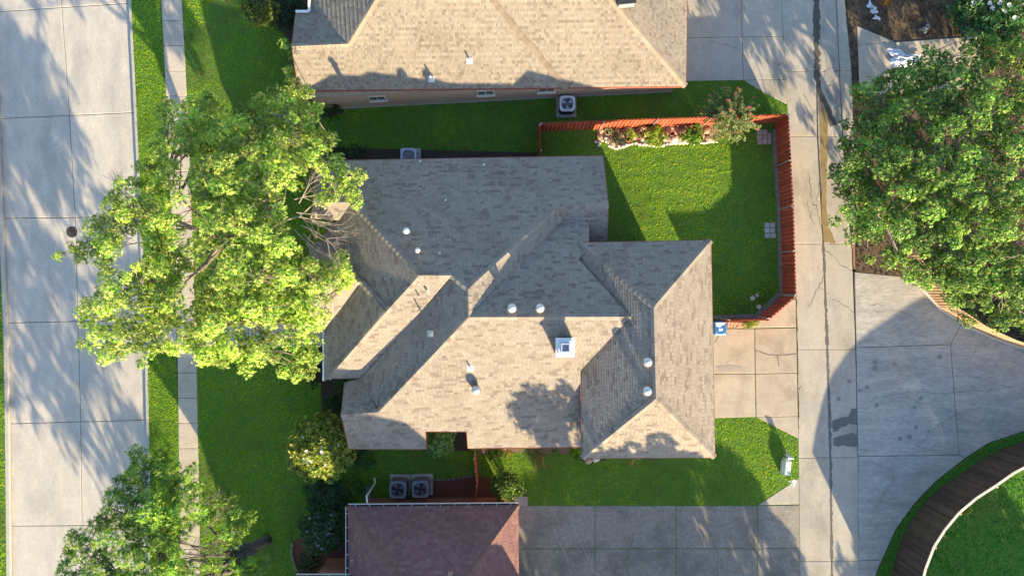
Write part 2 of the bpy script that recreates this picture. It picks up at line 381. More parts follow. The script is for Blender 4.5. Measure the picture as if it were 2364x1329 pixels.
# cracks, seams, wet marks and patches lying on the slabs
def ribbon(name, path, w, z, m_, parent, jag=0.0, wvar=0.3, sub=3, endtaper=False):
    """jagged thin band along a pixel polyline"""
    rr = random.Random(hash(tuple(path)) & 0xffff); P = []
    for i in range(len(path)-1):
        for t in range(sub):
            f = t/sub; P.append((path[i][0]*(1-f) + path[i+1][0]*f + rr.uniform(-jag, jag), path[i][1]*(1-f) + path[i+1][1]*f + rr.uniform(-jag, jag)))
    P.append(path[-1]); vs = []
    for i, p in enumerate(P):
        q0 = P[max(i-1, 0)]; q1 = P[min(i+1, len(P)-1)]; dx, dy = q1[0]-q0[0], q1[1]-q0[1]; l = math.hypot(dx, dy) or 1
        k = w*(1 + rr.uniform(-wvar, wvar))/2
        if endtaper: k *= min(1.0, .25 + 3*min(i, len(P)-1-i)/len(P))
        for s_ in (1, -1): vs.append((*at(p[0] - dy/l*k*s_, p[1] + dx/l*k*s_)[:2], z))
    me = bpy.data.meshes.new(name); me.from_pydata(vs, [], [(2*i, 2*i+1, 2*i+3, 2*i+2) for i in range(len(P)-1)]); me.update()
    return link(name, me, m_, parent)
for path in ([(1866, 395), (1872, 440), (1876, 470), (1888, 475)], [(1892, 395), (1888, 460), (1884, 480), (1890, 500), (1900, 545)],
             [(1903, 640), (1890, 662), (1878, 690), (1868, 710)], [(1890, 662), (1915, 680)], [(1920, 690), (1955, 705), (1972, 722)],
             [(1908, 578), (1925, 590), (1940, 610), (1970, 627)], [(1862, 470), (1880, 520)], [(1855, 215), (1875, 250), (1890, 290)],
             [(1838, 905), (1850, 890)], [(1900, 245), (1915, 235), (1945, 240)]):
    ribbon('crack', path, 1.0, -.014, M_CRACK, alley, 2.8, .8, 6)
for path in ([(1986, 700), (2030, 703), (2095, 725)], [(2195, 905), (2290, 900), (2364, 885)], [(2290, 895), (2240, 940), (2160, 985), (2120, 1030), (2090, 1045)],
             [(2095, 820), (2150, 840), (2195, 850), (2260, 870), (2330, 895)], [(2010, 1065), (2060, 1085), (2060, 1110), (2035, 1150), (2020, 1180)],
             [(2010, 1148), (2050, 1162), (2085, 1165)], [(1990, 930), (2060, 912), (2140, 905), (2200, 908)], [(2100, 760), (2112, 795)],
             [(2290, 770), (2255, 800), (2240, 830)], [(2060, 1290), (2090, 1300)]):
    ribbon('crack', path, .75, -.014, M_CRACK, turn, 3.4, .9, 6)
ribbon('patch_line', [(2262, 755), (2248, 790), (2240, 815)], 7, -.013, M_KERB, turn, 1, .5, 3)
for path in ([(2015, 1003), (2032, 1033)], [(1985, 1068), (2005, 1112)], [(2064, 1088), (2085, 1130)], [(2048, 1105), (2063, 1135)], [(2158, 748), (2172, 775)]):
    ribbon('scratch', path, 1.2, -.013, M_KERB, turn, .3, .3, 2)
for path in ([(1285, 1175), (1282, 1205), (1292, 1235), (1290, 1265)], [(1468, 1180), (1470, 1205), (1460, 1240), (1452, 1268), (1445, 1290)], [(1505, 1168), (1530, 1182), (1558, 1185)],
             [(1525, 1170), (1535, 1182)], [(1650, 1222), (1655, 1262), (1655, 1329)], [(1610, 1200), (1660, 1215), (1720, 1190), (1735, 1205)], [(1373, 1318), (1450, 1305), (1500, 1290), (1550, 1270)],
             [(1278, 1265), (1280, 1329)], [(1445, 1265), (1450, 1329)]):
    ribbon('crack', path, .85, .026, M_CRACK, sdrive, 3.4, .9, 6)
for path in ([(1275, 1210), (1315, 1305)], [(1320, 1208), (1375, 1325)], [(1300, 1265), (1325, 1307)]):
    ribbon('tyre_scratch', path, 1.1, .026, M_KERB, sdrive, .4, .3, 4)
for path in ([(1743, 807), (1775, 818), (1800, 820), (1838, 817)], [(1795, 820), (1798, 845)], [(1650, 790), (1662, 770)]):
    ribbon('crack', path, 1.5, .026, M_CRACK, drive, 1.5, .5, 4)
for path in ([(1775, 145), (1800, 150), (1812, 143)], [(1640, 95), (1690, 108), (1700, 110)]):
    ribbon('crack', path, 1.2, .026, M_CRACK, ndrive, 1.5, .5, 4)
ribbon('moss_joint', [(A0(y)+.5, y) for y in range(690, 1020, 30)], 3.2, .006, mat('moss_dirt', (.07, .05, .025), (.05, .065, .02), 12, .95), drive, .8, .6, 3)
ribbon('moss_joint', [(1742, 760), (1743, 862), (1745, 962)], 2.4, .012, MATS['moss_dirt'], drive, .4, .4, 8)
ribbon('wet_seam', [(A1(y)+.5, y) for y in range(560, 1480, 24)], 5.0, -.015, M_WETC, alley, 1.0, .75, 4)
ribbon('dark_gutter', [(A1(y)+1, y) for y in range(-60, 200, 20)] + [(1893, 215), (1912, 255), (1925, 290)], 13, -.015, mat('gutter_silt', (.07, .062, .05), (.11, .098, .08), 8, .7), alley, 1.8, .4, 3)
def blob(name, outline, z, m_, parent, rough_=1.5, sub=5):
    rr = random.Random(len(outline)*31 + int(outline[0][0])); P = []
    for i in range(len(outline)):
        a, b = outline[i], outline[(i+1) % len(outline)]
        for t in range(sub):
            f = t/sub; P.append((a[0]*(1-f)+b[0]*f + rr.uniform(-rough_, rough_), a[1]*(1-f)+b[1]*f + rr.uniform(-rough_, rough_)))
    return sheet(name, P, z, m_, None, parent)
blob('puddle', [(1890, 232), (1902, 240), (1912, 270), (1912, 320), (1908, 420), (1908, 480), (1916, 530), (1928, 556), (1930, 562), (1902, 560), (1898, 500), (1897, 420), (1893, 330)], -.013, M_WATER, alley, 1.2)
blob('wet_patch', [(1921, 970), (1935, 966), (1960, 960), (1965, 945), (1975, 942), (1980, 950), (1980, 980), (1965, 978), (1945, 985), (1932, 995), (1922, 998)], -.013, M_WETC, alley, 1.8)
blob('wet_patch', [(1923, 1012), (1940, 1006), (1970, 999), (1980, 1002), (1981, 1030), (1965, 1032), (1950, 1028), (1924, 1029)], -.012, M_WETC, alley, 1.8)
for x, y, r in ((2020, 836, 6), (2020, 850, 7), (2060, 925, 0), (1962, 880, 5), (2002, 893, 5), (1985, 900, 4), (2127, 918, 5), (2024, 935, 5), (2115, 985, 5), (2078, 1012, 5), (2100, 1008, 6), (1936, 920, 5), (2112, 940, 4), (2170, 823, 6), (2065, 840, 6)):
    if r: blob('damp_spot', [(x + r*math.cos(a)*1.1, y + r*math.sin(a)) for a in np.linspace(0, 6.28, 8)[:-1]], -.0145, mat('damp_spot', (.19, .185, .18), (.23, .22, .21), 8, .7), turn if x > 1984 else alley, 1.2, 2)
blob('oil_stain', [(1652, 845), (1690, 843), (1715, 848), (1700, 853), (1660, 856)], .026, mat('stain', (.33, .30, .26), (.28, .255, .225), 6, .8), drive, 1.2)
blob('asphalt_patch', [(1973, 560), (1995, 545), (2018, 535), (2040, 530), (2045, 560), (2035, 590), (2048, 612), (2010, 618), (1978, 626)], -.008, M_ASPH, alley, 2.0)
blob('broken_edge', [(1966, 560), (1974, 560), (1980, 626), (1972, 622)], -.006, mat('rust_dirt', (.20, .11, .055), (.27, .17, .10), 9, .95), alley, 1.5)
for poly in ([(1903, 165), (1925, 155), (1935, 175), (1918, 200), (1905, 190)], [(1905, 205), (1930, 190), (1940, 215), (1928, 240), (1912, 232)], [(1925, 250), (1940, 240), (1944, 275), (1934, 285)], [(1905, 120), (1930, 130), (1930, 150), (1908, 158)]):
    blob('broken_concrete', poly, -.012, mat('broken_conc', (.30, .29, .275), (.22, .215, .21), 12, .9, .6, 60), alley, 2.5)
mh = MB(); mx, my, _ = at(162, 535); mh.lathe([(.30, -.02), (.30, .004), (.27, .012), (.27, .008), (.0, .008)], (mx, my, -.14), 24)
for k in range(-3, 4): mh.box((mx + k*.065, my, -.128), (.02, 2*math.sqrt(.24**2 - (k*.065)**2), .008))
tag(mh.build('manhole_cover', M_MANHOLE), 'round dark iron manhole cover on the street under the tree edge', 'manhole cover')

# ------------------------------------------------------------------ roofs
def clip(poly, a, b, c):
    """keep a*x + b*y >= c"""
    out = []; n = len(poly)
    for i in range(n):
        p, q = poly[i], poly[(i+1) % n]; dp = a*p[0] + b*p[1] - c; dq = a*q[0] + b*q[1] - c
        if dp >= 0: out.append(p)
        if dp*dq < 0:
            t = dp/(dp - dq); out.append((p[0] + (q[0]-p[0])*t, p[1] + (q[1]-p[1])*t))
    return out
def parea(p): return abs(sum(p[i][0]*p[(i+1) % len(p)][1] - p[(i+1) % len(p)][0]*p[i][1] for i in range(len(p))))/2

class Roof:
    def __init__(s, house, verts, planes, style, seed=1, keep=300):
        s.house = house; s.V = {k: Vector(at(v[0], v[1], v[2])) for k, v in verts.items()}; s.planes = planes
        s.style = style; s.rr = random.Random(seed); s.N = {}; s.tabs = []
        s.roof = bpy.data.objects.new('roof', None); COL.objects.link(s.roof); s.roof.parent = house
        for name, ids in planes.items(): s.plane(name, [s.V[i] for i in ids])
        s.finish(keep)
    def plane(s, name, P):
        n = Vector((0, 0, 0))
        for i in range(len(P)):
            a, b = P[i], P[(i+1) % len(P)]
            n += Vector(((a.y-b.y)*(a.z+b.z), (a.z-b.z)*(a.x+b.x), (a.x-b.x)*(a.y+b.y)))
        n.normalize()
        if n.z < 0: n = -n; P = P[::-1]
        c = sum(P, Vector())/len(P); up = (Vector((0, 0, 1)) - n*n.z).normalized(); al = up.cross(n)
        s.N[name] = n
        P = [p - n*((p-c).dot(n)) for p in P]; deck = MB(); m = len(P); top = [tuple(p - n*.012) for p in P]; bot = [(p.x, p.y, p.z-.17) for p in P]
        deck.add(top + bot, [list(range(m)), list(range(m, 2*m))[::-1]] + [(i, m+i, m+(i+1) % m, (i+1) % m) for i in range(m)])
        deck.build('roof_deck', M_DECK, s.roof)
        po = [((p-c).dot(al), (p-c).dot(up)) for p in P]
        t0 = min(q[1] for q in po); t1 = max(q[1] for q in po); x0 = min(q[0] for q in po); x1 = max(q[0] for q in po)
        ex, wd, th, pal, jit = s.style['ex'], s.style['w'], s.style['th'], s.style['pal'], s.style.get('jit', 0)
        rr = s.rr; row = 0; t = t0
        while t < t1:
            te = t + ex; band = clip(clip(po, 0, 1, t), 0, -1, -te)
            if len(band) > 2 and parea(band) > .002:
                x = x0 - rr.random()*wd - (row % 2)*wd/2; run = None; k = 0
                while x < x1:
                    w = wd*(1 + rr.uniform(-jit, jit)); tab = clip(clip(band, 1, 0, x + .004), -1, 0, -(x + w - .004))
                    if len(tab) > 2 and parea(tab) > .0008:
                        if run is None or k <= 0:
                            run = rr.choices(range(len(pal)), [p[1] for p in pal])[0]; k = rr.choice(s.style.get('runs', (1, 1, 1, 2, 2)))
                        k -= 1; v = rr.uniform(.93, 1.07); col = tuple(q*v for q in pal[run][0])
                        lift = th*(1.0 if not s.style.get('alt') or (k + row) % 2 else s.style['alt'])
                        vs = []; nn = len(tab)
                        a2 = sum(tab[i][0]*tab[(i+1) % nn][1] - tab[(i+1) % nn][0]*tab[i][1] for i in range(nn))
                        if a2 < 0: tab = tab[::-1]
                        for q in tab:
                            h = .004 + lift*(te - q[1])/ex + rr.uniform(0, .0015); vs.append(c + al*q[0] + up*q[1] + n*h)
                        for q in tab: vs.append(c + al*q[0] + up*q[1] - n*.003)
                        fs = [list(range(nn))] + [((i+1) % nn, i, nn+i, nn+(i+1) % nn) for i in range(nn)]
                        full = nn == 4 and parea(tab) > .93*ex*wd
                        pz = c.z + up.z*(te)  # height: higher tabs show larger
                        vis = abs((c.x + al.x*x)/(CAM_H-pz)) < .74 and abs((c.y + up.y*te)/(CAM_H-pz)) < .41
                        s.tabs.append((pz*n.z if full and vis else -1, vs, fs, col))
                    x += w
            t = te; row += 1
    def finish(s, keep):
        order = sorted(range(len(s.tabs)), key=lambda i: -s.tabs[i][0]); top = set(i for i in order[:keep] if s.tabs[i][0] > 0)
        rest = MB()
        for i, (z, vs, fs, col) in enumerate(s.tabs):
            if i in top:
                b = MB(); b.tint = col; b.add(vs, fs); b.build('shingle', M_SHING, s.roof)
            else:
                rest.tint = col; rest.add(vs, fs)
        o = rest.build('roof_shingles', M_SHING, s.roof); o['kind'] = 'stuff'
        s.tabs = []
    def cap(s, a, b, p1, p2, w=.15, ex=.26, pal=None, th=.022):
        A, B = s.V[a] if isinstance(a, str) else Vector(at(*a)), s.V[b] if isinstance(b, str) else Vector(at(*b))
        if A.z > B.z: A, B = B, A
        d = B - A; ln = d.length; d.normalize(); wings = []
        for p in (p1, p2):
            n = s.N[p]; q = d.cross(n).normalized(); wings.append((q, n))
        side = wings[0][0]
        w1, n1 = wings[0]; w2, n2 = wings[1]
        # the wings point away from each other: choose the side that goes down from the line
        if w1.z > 0 and abs(w1.z) > .02: w1 = -w1
        if w2.z > 0 and abs(w2.z) > .02: w2 = -w2
        if w1.dot(w2) > 0: w2 = -w2
        nm = (n1 + n2).normalized(); cnt = max(1, int(ln/ex)); e = ln/cnt
        pal = pal or s.style['pal']
        meshes = {}
        for i in range(cnt):
            v = s.rr.choices(range(len(pal)), [p[1] for p in pal])[0]
            if v not in meshes:
                m = MB(); m.tint = tuple(min(1, q*1.02) for q in pal[v][0]); f = d*(e + .03)
                lo, hi = th + .016, .016
                vs = [w1*w + n1*lo, nm*(lo+.008), w2*w + n2*lo, w1*w + f + n1*hi, nm*(hi+.008) + f, w2*w + f + n2*hi,
                      w1*w, w2*w, w1*w + f, w2*w + f, Vector((0, 0, 0))]
                if (vs[1]-vs[0]).cross(vs[3]-vs[0]).z > 0: fs = [(0, 1, 4, 3), (1, 2, 5, 4), (0, 3, 8, 6), (2, 7, 9, 5), (6, 10, 1, 0), (10, 7, 2, 1)]
                else: fs = [(3, 4, 1, 0), (4, 5, 2, 1), (6, 8, 3, 0), (5, 9, 7, 2), (0, 1, 10, 6), (1, 2, 7, 10)]
                m.add(vs, fs); meshes[v] = m.mesh('ridge_cap')
            o = link('ridge_cap', meshes[v], M_SHING, s.roof); o.location = A + d*(e*i)

def fascia(house, P, m_, closed=False, drop=.2, th=.03):
    for a, b in zip(P[:-1], P[1:]):
        a = Vector(a); b = Vector(b); d = (b - a); dn = Vector((d.x, d.y, 0)).normalized(); o = Vector((dn.y, -dn.x, 0))*th
        k = MB(); dz = Vector((0, 0, drop))
        k.add([a + dz*.05, b + dz*.05, b + o + dz*.05, a + o + dz*.05, a - dz, b - dz, b + o - dz, a + o - dz],
              [(0, 1, 2, 3), (7, 6, 5, 4), (0, 4, 5, 1), (1, 5, 6, 2), (2, 6, 7, 3), (3, 7, 4, 0)]); k.build('fascia_board', m_, house)

house = thing('brick_house', 'large ranch house with grey brown shingled hip roof in the middle', 'house')
HV = dict(a=(727,372,2.4), b=(1392,360,2.27), c=(1404,474,3.34), d=(1287,477,3.33), e=(1081,667,5.08), f=(1043,636,4.78), g=(969,635,4.8), h=(812,467,3.29), i=(724,468,3.31),
 j=(1083,732,5.10), k=(1300,508,3.13), k2=(1359,508,3.09), s1=(1402,556,2.63), s2=(1360,557,3.54), sk=(1290,556,2.63), m=(1457,731,5.02), gw1=(1336,600,3.88), gw2=(1340,853,3.89),
 q1=(1337,560,3.84), q2=(1641,555,3.78), q3=(1650,1055,3.75), q4=(1344,1057,3.80), r1=(1509,708,5.53), r2=(1514,920,5.52),
 S1=(1341,1032,2.29), S2=(1081,1034,2.38), S3=(1078,995,2.75), S4=(981,995,2.80), S5=(984,1036,2.41), S6=(806,1035,2.49), S7=(788,957,3.28), n=(873,951,3.23),
 o=(838,873,2.46), w8=(796,882,2.6), t=(757,873,2.46), u=(834,651,3.57), w=(893,718,4.11), v1=(749,760,2.14), v2=(750,879,2.14), xb=(715,655,3.6), sb=(714,728,2.94),
 nb1=(762,555,2.42), nb0=(712,560,2.76), i2=(716,504,3.0), h2=(782,508,2.85), w1=(748,545,2.1),
 mx=(1475,731,5.0), s1x=(1353,1032,2.29), gx=(1358,830,4.05), k2n=(1359.5,508,3.12), s2n=(1360.5,600,3.84))
HP = dict(N='abcdefghi', Ea='edkj', SG=['d', 'c', 's1', 'sk', 'k'], MN=['j', 'k', 'k2', 's2', 'gw1', 'm'], GW=['q1', 'gw1g', 'mg', 'gw2g', 'q4', 'r2', 'r1'],
 GN=['q1', 'q2', 'r1'], GE=['q2', 'q3', 'r2', 'r1'], GS=['q3', 'q4', 'r2'], MS=['j', 'm', 'gw2', 'S1', 'S2', 'S3', 'S4', 'S5', 'S6', 'S7', 'n'],
 W3='fejno', WGN=['n', 'S7', 'w8', 'o'], Sc=['g', 'f', 'o', 't', 'w'], W2=['u', 'w', 't', 'v2', 'v1'], Sb=['xb', 'u', 'v1', 'sb'], NB=['xb', 'u', 'w', 'nb1', 'nb0'],
 W1=['h', 'g', 'w', 'nb1', 'w1', 'h2'], Sa=['i', 'h', 'h2', 'i2'])
PAL = [((.277, .243, .206), 40), ((.296, .260, .221), 30), ((.257, .226, .194), 24), ((.200, .168, .145), 12), ((.230, .195, .167), 9)]
HV = {k: (v[0], v[1], v[2]+.75) for k, v in HV.items()}
GD = .2                          # garage roof dropped to shift the edge of its shadow on the lawn
for k in ('q1', 'q2', 'q3', 'q4', 'r1', 'r2'): HV[k] = (HV[k][0], HV[k][1], HV[k][2]-GD)
for k in ('gw1', 'm', 'gw2'): HV[k+'g'] = (HV[k][0], HV[k][1], HV[k][2]-GD)
roof = Roof(house, HV, HP, dict(ex=.122, w=.185, th=.0095, pal=PAL, jit=.06), 3)
for a, b, p, q in (('d','e','N','Ea'), ('e','f','N','W3'), ('f','g','N','Sc'), ('g','h','N','W1'), ('h','i','N','Sa'), ('e','j','Ea','W3'), ('j','n','W3','MS'), ('n','S7','MS','WGN'),
                   ('g','w','W1','Sc'), ('w','t','W2','Sc'), ('u','w','NB','W2'), ('u','xb','NB','Sb'), ('j','m','MN','MS'), ('c','d','N','SG'),
                   ('q1','r1','GW','GN'), ('q2','r1','GN','GE'), ('r1','r2','GW','GE'), ('q3','r2','GE','GS'), ('q4','r2','GW','GS')):
    roof.cap(a, b, p, q)
V_ = roof.V
fascia(house, [V_['q3'], V_['q2'], V_['q1']], M_TRIM); fascia(house, [V_['q4'], V_['q3']], M_TRIM); fascia(house, [V_['gw2g'], V_['q4']], M_TRIM)
fascia(house, [V_['S2'], V_['S1']], M_TRIM); fascia(house, [V_['S6'], V_['S5'], V_['S4'], V_['S3'], V_['S2']], M_TRIM)
fascia(house, [V_['b'], V_['a']], M_TRIM); fascia(house, [V_['s1'], V_['c'], V_['b']], M_TRIM); fascia(house, [V_['S7'], V_['S6']], M_TRIM); fascia(house, [V_['w8'], V_['S7']], M_TRIM)
fascia(house, [V_['a'], V_['i']], M_TRIM)
def inset_xy(P, d):
    c = Vector((sum(p[0] for p in P)/len(P), sum(p[1] for p in P)/len(P)))
    out = []
    n = len(P); a = sum(P[i][0]*P[(i+1) % n][1] - P[(i+1) % n][0]*P[i][1] for i in range(n))
    Q = [Vector(p[:2]) for p in (P if a > 0 else P[::-1])]
    for i in range(n):
        e1 = (Q[i]-Q[i-1]).normalized(); e2 = (Q[(i+1) % n]-Q[i]).normalized(); m = Vector((-e1.y, e1.x)) + Vector((-e2.y, e2.x))
        out.append(Q[i] + m*(d/max(m.dot(Vector((-e1.y, e1.x))), .4)))
    return out
FOOT1 = inset_xy([V_[k] for k in ('a', 'b', 's1', 'S1', 'S2', 'S3', 'S4', 'S5', 'S6', 'w8', 'v2', 'w1', 'i2')], .42)
FOOT2 = inset_xy([V_[k] for k in ('q1', 'q2', 'q3', 'q4')], .42)
FOOT2 = [Vector((p.x - (1.4 if p.x > 7 else 0), p.y)) for p in FOOT2]      # east wall moved in so its shadow edge suits the lit lawn patch
wb = MB(); wb.prism(FOOT1, 0, 2.75); wb.build('wall', M_BRICK, house)
wb = MB(); wb.prism(FOOT2, 0, 3.9); wb.build('wall', M_BRICK, house)
gd = MB(); gx, gy, _ = at(1640, 850, 0)
E2 = FOOT2; ex = max(p.x for p in E2)
gd.box((ex + .012, -4.3, 1.1), (.05, 4.9, 2.15)); gdo = gd.build('garage_door', M_WHITE, house)
for k in range(3):
    q = MB(); q.box((ex + .04, -4.3, .55 + k*.55), (.012, 4.86, .02)); q.build('panel_joint', M_ACGREY, gdo)
for a, b in (('k2', 's2'), ('s2', 'gw1'), ('gw1', 'm'), ('m', 'gw2'), ('gw2', 'S1')):      # gable wall above the garage roof
    A, B = V_[a], V_[b]; wb = MB(); o_ = Vector((-.12, 0, 0)); wb.add([A + o_ - Vector((0, 0, .19)), B + o_ - Vector((0, 0, .19)), (B.x-.12, B.y, 2.3), (A.x-.12, A.y, 2.3)], [(0, 1, 2, 3)]); wb.build('gable_wall', M_BRICK, house)
# gutter along the street side
gt = MB(); ga, gb_ = V_['v1'], V_['v2']; gt.box(((ga.x+gb_.x)/2 - .05, (ga.y+gb_.y)/2, ga.z-.02), (.09, abs(ga.y-gb_.y), .10), -.01); gt.build('gutter', M_WHITE, house)

def roofz(px, py, pl):
    """height of a roof plane under a photo pixel"""
    P = [roof.V[i] for i in HP[pl]]; n = roof.N[pl]; c = P[0]; z = 4.0
    for _ in range(12):
        x, y, _z = at(px, py, z); z = c.z - (n.x*(x-c.x) + n.y*(y-c.y))/n.z
    return z
def turbine(parent, pos, r=.17, label=None):
    x, y, z = pos; b = MB(); b.lathe([(r*.95, -.25), (r*.95, .16), (r*1.05, .17), (r*1.05, .20), (r*.9, .21)], (x, y, z), 18)
    o = b.build('turbine_vent', M_GALV, parent, True)
    f = MB(); nb = 20
    for k in range(nb):
        a0 = 2*math.pi*k/nb; ring = []
        for i in range(6):
            t = i/5; zz = .20 + .30*t; rad = r*(.95 + .42*math.sin(math.pi*(.1 + .8*t))) ; tw = a0 + .25*math.sin(math.pi*t)
            ring.append(((x + rad*math.cos(tw), y + rad*math.sin(tw), z+zz), (x + rad*.80*math.cos(tw+.34), y + rad*.80*math.sin(tw+.34), z+zz)))
        vs = [p for q in ring for p in q]; f.add(vs, [(2*i, 2*i+1, 2*i+3, 2*i+2) for i in range(5)])
    f.build('vane', M_GALV, o)
    c = MB(); c.lathe([(r*1.12, .49), (r*1.05, .52), (r*.6, .555), (.03, .575), (.02, .60)], (x, y, z), 18); c.build('top_cap', M_GALV, o, True)
    return o
for px, py, pl in ((1182, 710, 'MN'), (1246, 710, 'MN'), (1491, 833, 'GW'), (1490, 899, 'GW'), (1100, 897, 'MS')):
    z = roofz(px, py, pl); turbine(house, at(px, py, z), .165)
def vent_pipe(parent, px, py, pl, h=.35, r=.045, m_=None, zf=None):
    z = (zf or roofz)(px, py, pl); x, y, _ = at(px, py, z); b = MB(); b.lathe([(r, -.1), (r, h), (r*.7, h), (r*.7, h-.08)], (x, y, z), 10)
    o = b.build('vent_pipe', m_ or M_WHITE, parent)
    fs_ = .15 if pl != 'N' else .06; b = MB(); n = (roof if zf is None else nroof).N[pl]; u = Vector((1, 0, 0)); u = (u - n*u.dot(n)).normalized(); w = n.cross(u); c = Vector((x, y, z))
    q = [c + u*a*fs_ + w*bb*fs_ + n*hh for hh in (.0, .022) for a, bb in ((-1, -1), (1, -1), (1, 1), (-1, 1))]
    b.add(q, [(3, 2, 1, 0), (4, 5, 6, 7), (0, 1, 5, 4), (1, 2, 6, 5), (2, 3, 7, 6), (3, 0, 4, 7)]); b.build('flashing', M_GALV, o); return o
for px, py, pl, h, r in ((944, 536, 'N', .75, .075), (968, 579, 'N', .5, .06), (1015, 585, 'N', .14, .05), (1029, 463, 'N', .28, .04), (1117, 381, 'N', .25, .035), (970, 373, 'N', .25, .03),
                         (968, 684, 'Sc', .30, .035), (986, 671, 'Sc', .22, .05), (994, 770, 'W3', .40, .035), (1086, 850, 'MS', .30, .035)):
    o = vent_pipe(house, px, py, pl, h, r, M_WHITE if pl != 'W3' else M_GALV)
    if r > .055:
        z = roofz(px, py, pl); x, y, _ = at(px, py, z); c = MB(); c.lathe([(.03, 0), (r*1.9, .02), (r*1.9, .09), (r*1.2, .14), (.02, .17)], (x, y, z+h), 14); c.build('rain_cap', M_WHITE, o, True)
# chimney
cz = roofz(1306, 803, 'MS'); cx_, cy_, _ = at(1305, 802, 6.1); ch = MB()
ch.box((cx_, cy_, 5.1), (.74, .74, 1.85), -.02); cho = ch.build('chimney', mat('chimney_siding', (.50, .43, .36), (.44, .38, .32), 6, .8), house)
for zz, o_, i_, nm, m_ in ((6.08, .84, .60, 'cap_frame', M_WHITE), (6.16, .60, .42, 'crown_frame', M_ACWHITE), (6.26, .40, .29, 'flue_collar', M_ACBLUE)):
    b = MB()
    for sx, sy, dx, dy in ((0, 1, o_, (o_-i_)/2), (0, -1, o_, (o_-i_)/2), (1, 0, (o_-i_)/2, i_), (-1, 0, (o_-i_)/2, i_)):
        b.box((cx_ + sx*(o_+i_)/4, cy_ + sy*(o_+i_)/4, zz), (dx, dy, .09))
    b.build(nm, m_, cho)
b = MB(); b.box((cx_, cy_, 6.042), (.62, .62, .03)); b.build('flue_floor', M_ACBLUE, cho)

# ------------------------------------------------------------------ house at the top
nhouse = thing('tan_roofed_house', 'neighbouring brick house with sunlit tan shingle roof at the top edge', 'house')
NV = dict(s0=(690,209,2.5), s1=(1583,199,2.5), g0=(674,108,3.35), g1=(806,102,3.40), nw=(684,25,2.62), nv=(716,22,2.62), v=(722,27,2.66), w0=(722,-110,2.66), hp=(905,-64,4.75), rE=(1330,-95,4.95),
          e1=(1590,-260,2.5), e0=(1330,-210,4.95), hq=(905,-170,4.75), b1=(1590,-420,2.5), b0=(716,-420,2.5))
NP = dict(S=['s0', 's1', 'rE', 'hp', 'g1', 'g0'], E=['s1', 'e1', 'e0', 'rE'], Ng=['g0', 'g1', 'v', 'nw'], W=['g1', 'hp', 'hq', 'w0', 'v'], B=['hp', 'rE', 'e0', 'e1', 'b1', 'b0', 'w0', 'hq'])
NPAL = [((.270, .235, .195), 40), ((.292, .255, .213), 28), ((.247, .214, .178), 20), ((.205, .174, .143), 14)]
NV = {k: (v[0], v[1], v[2]-.15) for k, v in NV.items()}
nroof = Roof(nhouse, NV, dict((k, v) for k, v in NP.items() if k != 'B'), dict(ex=.13, w=.13, th=.018, pal=NPAL, jit=.35, alt=.3, runs=(1,)), 5)
HV_ = None
for a, b, p, q in (('g0', 'g1', 'S', 'Ng'), ('g1', 'hp', 'S', 'W'), ('s1', 'rE', 'S', 'E')): nroof.cap(a, b, p, q, .16, .2, [((.33, .27, .21), 3), ((.29, .235, .185), 2)])
def nz(px, py, pl):
    P = [nroof.V[i] for i in NP[pl]]; n = nroof.N[pl]; c = P[0]; z = 3.5
    for _ in range(12):
        x, y, _z = at(px, py, z); z = c.z - (n.x*(x-c.x) + n.y*(y-c.y))/n.z
    return z
nroof.cap((1308, 206, nz(1308, 206, 'S')), (1120, -20, nz(1120, -20, 'S')), 'S', 'S', .13, .2, [((.28, .225, .17), 3), ((.24, .19, .145), 2)], .05)
VN = nroof.V
bk = MB(); P = [VN['hp'], VN['rE'], VN['e0'], VN['hq']]; bk.add([tuple(p) for p in P] + [tuple(at(x, y, 2.5)) for x, y in ((1590, -420), (722, -420))], [(0, 1, 2, 3), (3, 2, 4, 5)]); bk.build('rear_roof', M_DECK, nhouse)
fascia(nhouse, [VN['s0'], VN['s1'], VN['e1']], M_TRIM, drop=.16); fascia(nhouse, [VN['nw'], VN['g0'], VN['s0']], M_TRIM, drop=.18)
wl0 = at(745, 253); wl1 = at(1552, 212.5); wa = math.atan2(wl1[1]-wl0[1], wl1[0]-wl0[0])
NW = [Vector(wl0[:2]), Vector(wl1[:2]), Vector((wl1[0]-.1, wl1[1]+9)), Vector((wl0[0]-.2, wl0[1]+9))]
wb = MB(); wb.prism(NW, 0, 2.2); nw_wall = wb.build('wall', M_BRICK, nhouse)
NFOOT = [tuple(p) for p in NW]
fb = MB(); fb.prism([Vector(at(745, 254)[:2]), Vector(at(1552, 213.5)[:2]), NW[1], NW[0]], 0, .22); fb.build('foundation', M_KERB, nhouse)
# brick courses of the visible wall: proud header bands
for k in range(14):
    q = MB(); z = .3 + k*.145; p0 = NW[0]; p1 = NW[1]; d = (p1-p0).normalized(); nrm = Vector((d.y, -d.x)); c = (p0+p1)/2 + nrm*.004
    q.box((c.x, c.y, z), ((p1-p0).length - .05, .012, .07), wa); q.build('brick_course', M_BRICK, nhouse)
def nwin(px, w=.85, h=.62, z=1.72):
    y = float(np.interp(px, [745, 1552], [253, 212.5])); x_, y_, _ = at(px, y); d = (NW[1]-NW[0]).normalized(); nrm = Vector((d.y, -d.x)); c = Vector((x_, y_)) + nrm*.03
    b = MB(); b.box((c.x, c.y, z), (w, .06, h), wa); o = b.build('window', mat('window_frame', (.42, .40, .37), None), nhouse)
    for sgn in (-1, 1):
        b = MB(); q = c + nrm*.034 + d*sgn*w*.235; b.box((q.x, q.y, z), (w*.42, .012, h-.12), wa); b.build('pane', M_GLASS, o)
    b = MB(); q = c + nrm*.05; b.box((q.x, q.y, z-h/2-.03), (w+.1, .16, .06), wa); b.build('sill', MATS['window_frame'], o)
